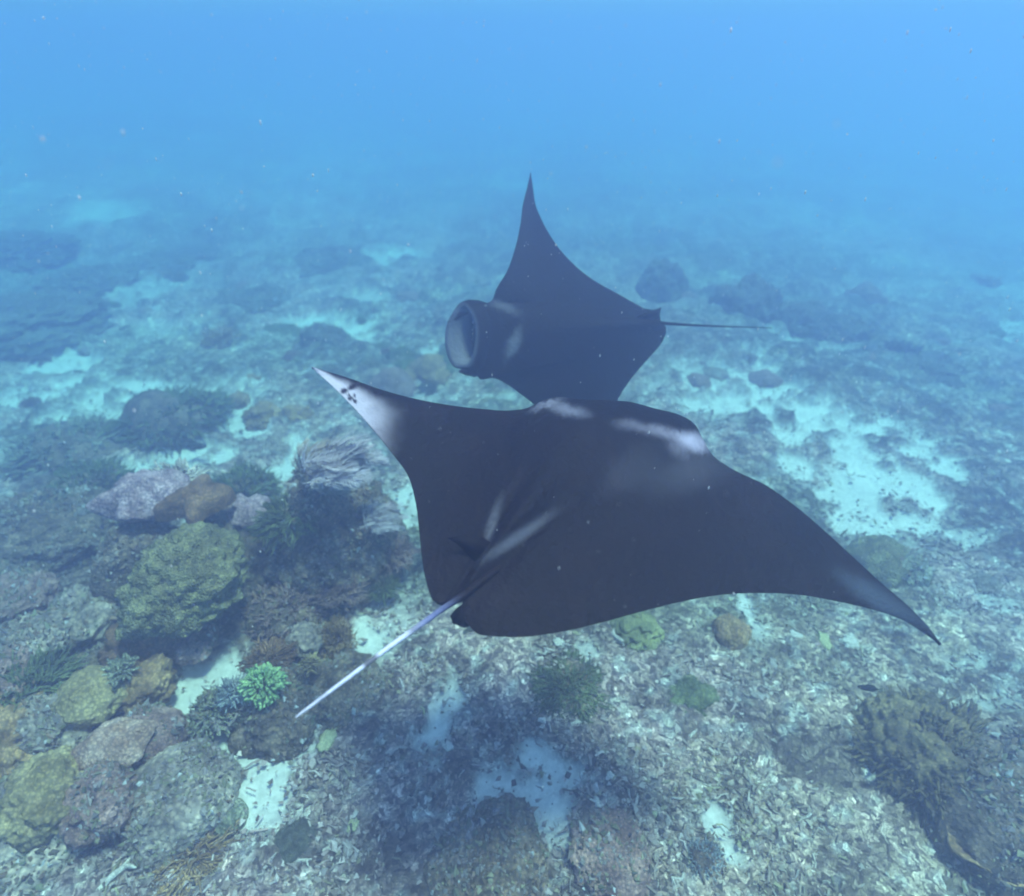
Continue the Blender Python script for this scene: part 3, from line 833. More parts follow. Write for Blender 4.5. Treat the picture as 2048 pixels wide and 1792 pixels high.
coral('reef_rock', 'dark flat reef rock on the shaded sand near the bottom edge', 'rock', 492, 868, 90, .4,
      dome(78, 5, .4, .2, 7, .9, .4), M['rock'], 'rock')
coral('boulder_coral', 'brown low coral lump right of the dark flat rock near the bottom edge', 'coral', 610, 855, 62, .42,
      dome(79, 5, .4, .2, 8, .9, .4), M['mauve'], 'coral_growth')
# far reef seen through the haze
for k, (px, py, w, h, lb) in enumerate([
        (662, 297, 38, 1.6, 'tall dark coral head in the haze above the far ray\'s tail'),
        (745, 318, 52, 1.3, 'leftmost of the dark reef heads in the haze at right'),
        (800, 330, 46, 1.0, 'middle one of the dark reef heads in the haze at right'),
        (840, 334, 40, .7, 'rightmost of the dark reef heads in the haze at right'),
        (930, 368, 46, .3, 'faint low reef head at the right of the frame'),
        (690, 700, 40, .5, 'small greenish coral clump on the bright rubble slope')]):
    coral('coral_mound', lb, 'coral', px, py, w, h, dome(80 + k, 5, .5, .25, 8, .85, .5, wfreq=1.8), M['dark' if k < 5 else 'green'], 'coral_growth', rz=k)
for k, (px, py, w, h, lb) in enumerate([
        (24, 326, 84, .4, 'huge hazy dark reef outcrop at the left edge'),
        (96, 286, 60, .4, 'hazy dark reef outcrop behind the huge one at left'),
        (16, 256, 66, .45, 'farthest dark reef outcrop at the left edge'),
        (165, 262, 70, .2, 'faint low reef outcrop right of the farthest left one'),
        (250, 300, 60, .25, 'faint flat reef outcrop in the middle distance at left'),
        (330, 262, 60, .25, 'faint flat reef outcrop left of the far ray\'s raised wing')]):
    coral('reef_outcrop', lb, 'rock', px, py, w, h, dome(90 + k, 6, .45, .40, 7, .8, .5, wfreq=2), M['dark'], 'rock', rz=k)

# scattered heads nobody could tell apart
kinds = [dome(101, 4, .5, .3, 9, .8, .5), dome(102, 4, .55, .25, 11, .6, .5), branches(103, 130, .5, .06, .8, .4, 2, .25), dome(104, 4, .5, .3, 8, .45, .5)]
protos = []; NEARC, FARC = [], []
for k, (v, f) in enumerate(kinds):
    for mm in ('tan', 'green', 'mauve', 'dark', 'rockl'):
        me = bpy.data.meshes.new('small_coral')
        me.from_pydata([tuple(map(float, a)) for a in v], [], [tuple(map(int, a)) for a in f])
        me.polygons.foreach_set('use_smooth', np.full(len(me.polygons), True, bool))
        me.materials.append(M[mm]); protos.append(me)
n = 0
while n < 150:
    px = RNG.random() * 1024; py = 250 + RNG.random() ** .8 * 620
    P = ground_at(px, py)
    if P[1] > 19 or (n < 110 and P[1] < 7.0):
        continue
    if 300 < px < 900 and 400 < py < 620 and RNG.random() < .7:
        continue
    if 400 < px < 760 and py > 640:
        continue
    s = (.05 + .11 * RNG.random()) if P[1] < 7 else (.07 + .24 * RNG.random() ** 2)
    o = bpy.data.objects.new('small_coral', protos[RNG.integers(len(protos))])
    col.objects.link(o)
    o.location = (P[0], P[1], float(gz(P[0], P[1])))
    o.rotation_euler = (0, 0, RNG.random() * 6)
    o.scale = (s, s * (.8 + .4 * RNG.random()), s * (.6 + .5 * RNG.random()))
    pi = protos.index(o.data)
    look = ('knobbly', 'lumpy', 'twiggy', 'flat')[pi // 5] + ' ' + ('tan', 'green', 'mauve', 'dark', 'pale')[pi % 5] + ' coral clump'
    (NEARC if P[1] < 7 else FARC).append((o, look, px, py))
    n += 1

# say of each small growth what it stands beside
LM = [(192, 575, 'the olive-yellow coral head'), (150, 515, 'the lilac leather coral'), (345, 520, 'the plume-topped bommie'),
      (285, 605, 'the reddish cauliflower coral'), (275, 692, 'the lime green coral'), (93, 690, 'the yellow-tan boulder coral'),
      (128, 745, 'the peach leather coral'), (195, 775, 'the grey-green rounded head'), (92, 480, 'the dull green coral head'),
      (172, 400, 'the wide dark coral mass'), (235, 400, 'the white sand pocket at left'), (320, 380, 'the white left wingtip'),
      (462, 338, 'the far ray\'s mouth'), (530, 190, 'the far ray\'s raised wingtip'), (700, 326, 'the far ray\'s tail'),
      (660, 278, 'the tall hazy coral head'), (790, 310, 'the hazy dark reef heads'), (860, 480, 'the sand patch at right'),
      (885, 555, 'the olive brown coral head'), (940, 645, 'the right wingtip'), (729, 620, 'the tan lumpy coral head'),
      (636, 620, 'the green brain coral'), (915, 735, 'the big brown ruffled coral'), (985, 850, 'the oval plate coral'),
      (702, 850, 'the pale blue-green coral head'), (500, 800, 'the blue shaded sand'), (562, 680, 'the dark green thicket'),
      (293, 715, 'the tail tip'), (380, 655, 'the middle of the tail'), (492, 860, 'the flat rock at the bottom'),
      (230, 760, 'the sand channel at lower left'), (20, 300, 'the hazy outcrop at left'), (820, 640, 'the right trailing edge'),
      (690, 700, 'the small greenish clump'), (980, 300, 'the right picture edge'), (30, 860, 'the bottom left corner')]
def place_labels(items, share, group):
    '''items: (object, look, px, py)'''
    by = {}
    for o, look, px, py in items:
        k = min(range(len(LM)), key=lambda q: (LM[q][0] - px) ** 2 + (LM[q][1] - py) ** 2)
        x, y, nm = LM[k]; dx, dy = px - x, py - y
        w = ('left of' if dx < 0 else 'right of') if abs(dx) > abs(dy) else ('beyond' if dy < 0 else 'in front of')
        by.setdefault(look + ' ' + w + ' ' + nm, []).append((math.hypot(dx, dy), o))
    for lb, lst in by.items():
        lst.sort(key=lambda q: q[0])
        for j, (_, o) in enumerate(lst):
            t_ = lb if len(lst) == 1 else (('closest ', 'second closest ', 'third closest ')[j] + lb if j < 3 else ('fourth closest ', 'fifth closest ', 'sixth closest ', 'seventh closest ', 'eighth closest ', 'ninth closest ', 'tenth closest ')[min(j - 3, 6)] + lb)
            tag(o, t_, share, group)

place_labels(NEARC, 'coral', 'small coral clumps in the rubble')
place_labels(FARC, 'coral', 'small coral clumps in the haze')
FR = []
# larger loose fragments, picked out one by one
def frag(seed):
    r = np.random.default_rng(seed)
    pts = [np.array([-1, 0, 0.]), np.array([-.3, r.normal(0, .15), .1]), np.array([.4, r.normal(0, .2), .05]), np.array([1, r.normal(0, .3), 0.])]
    paths = [(np.array(pts), [.18, .2, .17, .08])]
    b = pts[2]
    paths.append((np.array([b, b + [.2, .35 * (1 if seed % 2 else -1), .1], b + [.35, .7 * (1 if seed % 2 else -1), .12]]), [.15, .12, .05]))
    return tubes(paths, 4)
def shell(seed):
    v, f = dome(seed, 3, .9, .2, 5, .3, .2, wfreq=2.5)
    return v * np.array([1, .6, 1]), f
fm = [mat('bleached_fragment', (.50, .48, .45), (.74, .72, .68), 20, bump=.3, bscale=60),
      mat('grey_fragment', (.30, .27, .27), (.46, .42, .41), 20, bump=.3, bscale=60),
      mat('greenish_fragment', (.40, .42, .22), (.60, .60, .36), 20, bump=.3, bscale=60)]
fmesh = []
for k in range(8):
    v, f = frag(k) if k < 5 else shell(k)
    me = bpy.data.meshes.new('coral_fragment')
    me.from_pydata([tuple(map(float, a)) for a in v], [], [tuple(map(int, a)) for a in f])
    me.polygons.foreach_set('use_smooth', np.full(len(me.polygons), True, bool))
    fmesh.append(me)
allf = []
for me in fmesh:
    row = []
    for q in fm:
        c = me.copy(); c.materials.append(q); row.append(c)
    allf.append(row)
def put_frag(px, py, s, k, q, rz, label, group=None):
    look = 'small ' + ('white', 'grey', 'greenish')[q] + (' forked' if k < 5 else ' flat') + ' coral fragment'
    P = ground_at(px, py)
    o = bpy.data.objects.new('coral_fragment', allf[k][q]); col.objects.link(o)
    o.location = (P[0], P[1], float(gz(P[0], P[1])) + s * .25 + .02)
    o.rotation_euler = (random.uniform(-.3, .3), random.uniform(-.3, .3), rz)
    s *= 1.2
    o.scale = (s, s, s)
    if label is None: FR.append((o, look, px, py))
    else: tag(o, label, 'coral fragment', group)
put_frag(120, 876, .085, 0, 0, .9, 'long bleached coral piece in the rubble near the bottom left corner')
put_frag(328, 742, .06, 5, 2, 1.3, 'pale yellowish shell-like chip in the rubble below the tail tip')
put_frag(797, 639, .045, 5, 0, -.6, 'upright white oval chip under the right wing')
put_frag(823, 643, .055, 6, 2, 1.5, 'greenish chip beside a white one under the right wing')
put_frag(848, 645, .06, 7, 0, .1, 'bright white flat chip lying nearest the right wingtip')
put_frag(695, 735, .05, 1, 0, .6, 'white forked coral piece beside the dark clump on the bright slope')
put_frag(615, 640, .07, 2, 0, 2.2, 'white branching coral piece left of the brain coral')
for k in range(150):
    px = 240 + RNG.random() * 780; py = 640 + RNG.random() * 250
    if k % 4 == 0: px = RNG.random() * 400; py = 800 + RNG.random() * 96
    P = ground_at(px, py)
    if float(sand_mask(np.array([P[0]]), np.array([P[1]]))[0]) > .6: continue
    put_frag(px, py, .018 + .026 * RNG.random() ** 2, int(RNG.integers(8)), int(RNG.choice(3, p=[.5, .45, .05])), RNG.random() * 6,
             None)

place_labels(FR, 'coral fragment', 'broken coral pieces in the rubble')
# whip coral rising behind the near ray
P = ground_at(622, 424)
t = thing('whip_coral', 'thin dark whip coral curving up just behind the near ray\'s head', 'coral', (P[0], P[1], float(gz(P[0], P[1]))))
pts = [(0, 0, 0), (-.04, 0, .15), (.0, 0, .29), (.11, 0, .37), (.29, 0, .40)]
v, f = tubes([(np.array(pts), [.010, .009, .008, .006, .003])])
mesh_obj('stem', v, f, M['dark'], t)

# ------------------------------------------------------------------ fish
fishm = mat('dark_fish_skin', (.03, .03, .035), (.07, .065, .06), 20, rough=.45, bump=0)
finm = mat('pale_yellow_tail', (.35, .28, .12), (.45, .36, .16), 10, bump=0)
def fish(px, py, dist, L, rz, label, pitch=0.0, tail=None):
    P = np.array([0, 0, CAM_H]) + ray(px, py) * dist
    t = thing('fish', label, 'fish', tuple(P), rz, 'small reef fish')
    t.rotation_euler = (0, pitch, rz)
    v, f = ICO[4]; v = v.copy()
    x = v[:, 0]
    prof = (1 - .35 * np.clip(-x, 0, 1) ** 1.5) * np.where(x < -.6, .9, 1)
    v = np.stack([x * .40, v[:, 1] * .075 * prof, v[:, 2] * .17 * prof], 1) * L
    mesh_obj('body', v, f, fishm, t)
    def fin(name, pts, m):
        p = np.array(pts, float) * L; n_ = len(p)
        vv = np.concatenate([p + [0, .006 * L, 0], p - [0, .006 * L, 0]])
        ff = [tuple(range(n_)), tuple(range(2 * n_ - 1, n_ - 1, -1))] + [(i, (i + 1) % n_, n_ + (i + 1) % n_, n_ + i)[::-1] for i in range(n_)]
        mesh_obj(name, vv, ff, m, t, smooth_sh=False)
    fin('tail_fin', [(-.36, 0, .03), (-.58, 0, .14), (-.52, 0, 0), (-.58, 0, -.14), (-.36, 0, -.03)], tail or fishm)
    fin('dorsal_fin', [(.16, 0, .14), (.0, 0, .23), (-.26, 0, .17), (-.30, 0, .08)], fishm)
    fin('anal_fin', [(.0, 0, -.14), (-.12, 0, -.22), (-.26, 0, -.15), (-.28, 0, -.08)], fishm)
    for sd in (-1, 1):
        ev, ef = ICO[2]
        e = mesh_obj('eye', ev * .022 * L, ef, finm, t); e.location = (.29 * L, sd * .05 * L, .04 * L)
fish(868, 688, 4.15, .13, 2.7, 'dark fish above the big brown ruffled coral at lower right', .35, finm)
fish(309, 457, 6.6, .12, .3, 'little dark fish above the sand pocket left of the plumes', -.3)
fish(382, 461, 6.0, .12, .4, 'little dark fish swimming over the feathery plumes', -.45)
fish(372, 470, 6.1, .085, .4, 'smallest dark fish just under the one over the plumes', -.3)
fish(196, 446, 7.3, .28, .1, 'long dark fish resting over the sand left of the near ray')
fish(302, 410 + 50, 6.7, .07, 2.9, 'tiny dark fish beside the little one at the sand pocket')

# ------------------------------------------------------------------ manta rays
def catmull(P, ts):
    """P: control points with parameters; ts: query (numpy pchip-like smooth interpolation)"""
    T = np.array([p[0] for p in P], float); Q = np.array([p[1:] for p in P], float)
    out = np.zeros((len(ts), Q.shape[1]))
    d = np.zeros_like(Q)
    h = np.diff(T)[:, None]; dl = np.diff(Q, axis=0) / h
    d[1:-1] = (dl[:-1] * h[1:] + dl[1:] * h[:-1]) / (h[1:] + h[:-1])
    d[0] = dl[0]; d[-1] = dl[-1]
    k = np.clip(np.searchsorted(T, ts, side='right') - 1, 0, len(T) - 2)
    hh = (T[k + 1] - T[k])[:, None]; u = ((ts - T[k])[:, None]) / hh
    return ((2 * u**3 - 3 * u**2 + 1) * Q[k] + (u**3 - 2 * u**2 + u) * hh * d[k] + (-2 * u**3 + 3 * u**2) * Q[k + 1] + (u**3 - u**2) * hh * d[k + 1])

def arc_param(pts, s0, s1):
    """spread a run of outline points over s0..s1 by their spacing"""
    p = np.array(pts, float); l = np.concatenate([[0], np.cumsum(np.linalg.norm(np.diff(p, axis=0), axis=1))]); l /= l[-1]
    return [(s0 + (s1 - s0) * a, *q) for a, q in zip(l, pts)]

def join_runs(runs):
    out = []
    for r in runs:
        out += r if not out else r[1:]
    return out

def manta_sheet(LE, TE, P0, nrm, bend, thick, ns=220, nc=70, hump=None):
    """outline measured in the photo, set on the ray's own tilted and bent body plane"""
    s = np.linspace(0, 1, ns)
    a = catmull(LE, s); b = catmull(TE, s)
    cam0 = np.array([0, 0, CAM_H])
    def lift(px, py, sv):
        d = np.array([ray(x, y) for x, y in zip(px, py)])
        t = ((P0 - cam0) @ nrm) / (d @ nrm)
        return cam0 + d * (t + bend(sv))[:, None]
    A = lift(a[:, 0], a[:, 1], s); B = lift(b[:, 0], b[:, 1], s)
    c = (1 - np.cos(np.linspace(0, math.pi, nc))) / 2
    S, Cm = np.meshgrid(s, c, indexing='ij')
    mid = A[:, None] * (1 - Cm[..., None]) + B[:, None] * Cm[..., None]
    chord = np.linalg.norm(B - A, axis=1)[:, None]
    prof = (np.sqrt(Cm) * (1 - Cm) * 1.9 + .0) 
    top = thick(S) * prof
    bot = thick(S) * prof * .55
    if hump is not None:
        top = top + hump(S, Cm)
    return S, Cm, mid + nrm * top[..., None], mid - nrm * bot[..., None], A, B

def close_sheet(T, Bm):
    ns, nc = T.shape[:2]
    v = np.concatenate([T.reshape(-1, 3), Bm.reshape(-1, 3)])
    i = np.arange(ns - 1)[:, None] * nc + np.arange(nc - 1)[None, :]
    f1 = np.stack([i, i + nc, i + nc + 1, i + 1], -1).reshape(-1, 4)
    f2 = f1[:, ::-1] + ns * nc
    return v, np.concatenate([f1, f2])

skin = mat('manta_skin', (.85, .85, .85), (1.1, 1.1, 1.1), scale=5, rough=.6, bump=.35, bscale=38, attr=True, spec=.06)
BLACK = np.array([.0075, .0045, .005])

def weld(o):
    bm = bmesh.new(); bm.from_mesh(o.data)
    bmesh.ops.remove_doubles(bm, verts=bm.verts, dist=.0006)
    bmesh.ops.recalc_face_normals(bm, faces=bm.faces)
    bm.to_mesh(o.data); bm.free()

def blob(px, py, cx, cy, rx, ry, ang=0.0, soft=.5):
    a = math.radians(ang); dx, dy = px - cx, py - cy
    u = (dx * math.cos(a) + dy * math.sin(a)) / rx; w = (-dx * math.sin(a) + dy * math.cos(a)) / ry
    return 1 - smooth(1 - soft, 1 + soft, np.sqrt(u * u + w * w))

def near_manta():
    L1 = [(312, 368), (345, 377), (385, 391), (430, 402), (480, 409), (512, 411), (530, 409)]
    L2 = [(530, 409), (545, 403), (560, 400), (580, 402), (612, 404)]
    L3 = [(612, 404), (630, 405), (652, 410), (680, 418), (695, 428)]
    L4 = [(695, 428), (703, 441), (712, 455), (730, 468), (765, 485), (800, 510), (840, 545), (880, 582), (912, 610), (930, 630), (940, 645)]
    T1 = [(312, 368), (332, 386), (362, 417), (390, 451), (408, 476), (416, 505), (420, 540), (424, 572), (432, 599)]
    T2 = [(432, 599), (442, 603), (452, 598), (462, 596)]
    T3 = [(462, 596), (462, 612), (470, 627), (488, 636)]
    T4 = [(488, 636), (522, 637), (560, 632), (600, 623), (640, 612), (680, 602), (720, 595), (760, 593), (800, 595), (840, 602), (870, 609), (900, 619), (925, 634), (940, 645)]
    LE = join_runs([arc_param(L1, 0, .38), arc_param(L2, .38, .5), arc_param(L3, .5, .62), arc_param(L4, .62, 1)])
    TE = join_runs([arc_param(T1, 0, .38), arc_param(T2, .38, .5), arc_param(T3, .5, .62), arc_param(T4, .62, 1)])
    tl, rl = math.radians(14), math.radians(5)
    nrm = np.array([math.sin(rl), -math.sin(tl) * math.cos(rl), math.cos(tl) * math.cos(rl)])
    P0 = np.array([0, 0, CAM_H]) + 2.5 * ray(600, 520)
    bend = lambda s: -.24 * np.clip((.36 - s) / .36, 0, 1) ** 2 + .10 * np.clip((s - .6) / .4, 0, 1) ** 2
    thick = lambda s: .012 + .105 * np.exp(-((s - .5) / .11) ** 2) + .045 * np.exp(-((s - .5) / .28) ** 2)
    def hump(S, C):
        h = .028 * np.exp(-((S - .40) / .03) ** 2) * np.exp(-((C - .10) / .10) ** 2)
        h += .030 * np.exp(-((S - .61) / .03) ** 2) * np.exp(-((C - .12) / .12) ** 2)
        h += .030 * np.exp(-((S - .5) / .02) ** 2) * smooth(.45, .95, C) * (1 - smooth(.96, 1, C))      # back ridge to the tail
        h -= .022 * np.exp(-((S - .455) / .018) ** 2) * np.exp(-((C - .72) / .2) ** 2)
        h -= .022 * np.exp(-((S - .545) / .018) ** 2) * np.exp(-((C - .70) / .2) ** 2)
        h += .006 * (fbm(S * 22, C * 5, 0, 7, 3) - .5) * np.sin(C * math.pi)
        e = np.where(C > .5, np.sin(S * 260 + 6 * fbm(S * 30, C * 0, 0, 3, 2)) * .0, 0)
        return h + e
    S, C, T, B, A, Bb = manta_sheet(LE, TE, P0, nrm, bend, thick, 300, 80, hump)
    v, f = close_sheet(T, B)
    px, py = topix(v)
    n_ = S.size
    topmask = np.zeros(len(v)); topmask[:n_] = 1
    mot = .6 + .8 * fbm(v[:, 0] * 9, v[:, 1] * 9, v[:, 2] * 9, 12, 4) + .5 * smooth(.6, .8, fbm(v[:, 0] * 5, v[:, 1] * 5, 0, 31, 3))
    scr = smooth(.80, .86, noise3(v[:, 0] * 60 + v[:, 1] * 9, v[:, 1] * 6, 0, 14)) * .5
    c = BLACK[None] * (mot + scr)[:, None]
    def paint(c, m, colr):
        return c + (np.array(colr) - c) * np.clip(m, 0, 1)[:, None]
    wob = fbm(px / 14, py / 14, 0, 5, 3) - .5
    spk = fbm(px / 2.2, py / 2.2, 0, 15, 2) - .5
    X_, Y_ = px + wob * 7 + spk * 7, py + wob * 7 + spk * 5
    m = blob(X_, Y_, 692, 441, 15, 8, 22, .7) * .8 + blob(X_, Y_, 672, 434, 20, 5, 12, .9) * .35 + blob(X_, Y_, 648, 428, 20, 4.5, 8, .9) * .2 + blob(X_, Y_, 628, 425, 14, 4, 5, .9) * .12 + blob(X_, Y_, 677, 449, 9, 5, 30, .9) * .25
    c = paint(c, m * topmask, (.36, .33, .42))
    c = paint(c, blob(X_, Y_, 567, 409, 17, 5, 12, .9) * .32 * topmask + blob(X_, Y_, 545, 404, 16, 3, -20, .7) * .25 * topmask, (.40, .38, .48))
    # the raised wingtip: white with dark blotches
    q = (px + .35 * py)[:n_] + 16 * wob[:n_]
    tip = 1 - smooth(490, 560, q)
    tip = tip * smooth(.10, .55, C.ravel() + .25 * wob[:n_])
    tip2 = np.concatenate([tip, np.zeros(n_)])
    c = paint(c, tip2 * .9, (.46, .43, .50))
    sp = 0
    for (x, y, a, b) in [(352, 386, 6, 2.6), (343, 390, 4, 2.5), (358, 384, 2.5, 2), (350, 398, 2.6, 2.6), (355, 401, 2, 2), (354, 395, 1.6, 2), (369, 387, 2.2, 1.8), (348, 394, 1.8, 1.3)]:
        sp = np.maximum(sp, blob(px + wob * 5, py + wob * 5, x, y, a, b, -20, .35))
    c = paint(c, sp * topmask, BLACK * 2)
    # pale streaks converging on the dorsal fin, like a V
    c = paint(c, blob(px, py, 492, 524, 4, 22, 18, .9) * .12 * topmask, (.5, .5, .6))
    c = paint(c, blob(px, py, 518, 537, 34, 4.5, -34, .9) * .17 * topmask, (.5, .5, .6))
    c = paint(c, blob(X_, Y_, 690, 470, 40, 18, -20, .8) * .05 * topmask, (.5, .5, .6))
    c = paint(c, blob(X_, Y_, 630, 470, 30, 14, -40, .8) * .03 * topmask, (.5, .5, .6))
    c = paint(c, blob(X_, Y_, 885, 603, 46, 9, 33, .8) * .14 * topmask, (.25, .35, .5))  # bluish sheen on the right wingtip, put into the skin colour
    c = paint(c, (1 - topmask) * .85 * np.tile((smooth(.03, .2, C) * (1 - smooth(.75, .95, C)) * smooth(.02, .1, S) * (1 - smooth(.9, .98, S))).ravel(), 2), (.6, .6, .6))
    root = thing('manta_ray', 'big near manta ray seen from above with a white spotted left wingtip', 'manta ray', tuple(P0))
    R0 = np.array(P0)
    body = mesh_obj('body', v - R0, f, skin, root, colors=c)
    weld(body)
    # tail
    cam0 = np.array([0, 0, CAM_H])
    def onp(x, y, up=0.0, dt=0.0):
        d = ray(x, y); t = ((P0 - cam0) @ nrm) / (d @ nrm) + dt
        return cam0 + d * t + nrm * up
    tp = [(500, 570, .02), (480, 586, .03), (462, 600, .03), (443, 612, .025), (420, 628, .02), (390, 648, .01), (360, 669, .0), (330, 690, -.01), (308, 705, -.02), (294, 714, -.03)]
    ctr = catmull([(k, *onp(*q)) for k, q in enumerate(tp)], np.linspace(0, 9, 60))
    tt = np.linspace(0, 1, 60)
    rad = .012 * (1 - tt) ** .9 + .0028
    rad[-1] = .002
    tv, tf = tubes([(ctr, rad)], 4)
    # smoother: eight sides
    tv, tf = tubes([(ctr, rad)], 8)
    ring = np.repeat(np.arange(60), 8); side = np.tile(np.arange(8), 60)
    tc = np.repeat(BLACK[None] * 1.5, len(tv), 0)
    seg = fbm(ring * .21, 0, 0, 9, 2)
    pale = smooth(.36, .5, ring / 60.) * (.25 + 1.1 * smooth(.3, .7, seg))
    up = tv[:, 2] - np.repeat(ctr[:, 2], 8) > -.001
    tc = tc + (np.array([.62, .60, .72]) - tc) * np.clip(pale * up * (1 - .85 * (np.abs(ring - 37) < 2)), 0, 1)[:, None]
    tc = tc + (np.array([.25, .27, .5]) - tc) * (.5 * (smooth(.2, .4, ring / 60.) * (1 - smooth(.4, .5, ring / 60.))) * up)[:, None]
    mesh_obj('tail', tv - R0, tf, skin, root, colors=tc)
    # fins
    def finmesh(name, base, tip_pts, th, cc=BLACK):
        pts = np.array(base + tip_pts)
        nn_ = np.cross(pts[1] - pts[0], pts[-1] - pts[0]); nn_ /= np.linalg.norm(nn_)
        k = len(pts); ce = pts.mean(0)
        vv = np.concatenate([pts, [ce + nn_ * th], [ce - nn_ * th]])
        ff = [(q, (q + 1) % k, k) for q in range(k)] + [((q + 1) % k, q, k + 1) for q in range(k)]
        o = mesh_obj(name, vv - R0, ff, skin, root, colors=np.repeat(cc[None], k + 2, 0))
        return o
    finmesh('dorsal_fin', [onp(500, 552, .02), onp(488, 560, .02), onp(476, 566, .02)], [onp(458, 555, .07), onp(447, 553, .10), onp(462, 551, .11), onp(482, 549, .08)], .008)
    finmesh('pelvic_fin', [onp(486, 604, .005), onp(470, 600, .005)], [onp(456, 607, -.01), onp(450, 614, -.015), onp(453, 621, -.02), onp(464, 625, -.02), onp(478, 623, -.01)], .014)
    finmesh('pelvic_fin', [onp(468, 585, .0), onp(455, 590, .0)], [onp(440, 597, -.02), onp(436, 601, -.02), onp(446, 604, -.02), onp(462, 601, -.01)], .012)
    # head fins curl down in front of the mouth, eyes sit at their roots
    for (hx, hy, dx) in ((560, 412, .05), (664, 424, -.05)):
        b = onp(hx, hy, -.06)
        pts_ = np.array([b, b + [dx * .4, .05, -.07], b + [dx, .07, -.18], b + [dx * 1.3, .03, -.28]])
        hv, hf = tubes([(pts_, [.05, .05, .035, .012])], 8)
        mesh_obj('head_fin', hv - R0, hf, skin, root, colors=np.repeat(BLACK[None], len(hv), 0))
        ev, ef = ICO[2]
        e = mesh_obj('eye', ev * .022, ef, fishm, root); e.location = tuple(b + np.array([-.6 * dx, -.06, .02]) - R0)
    return root
near_manta()

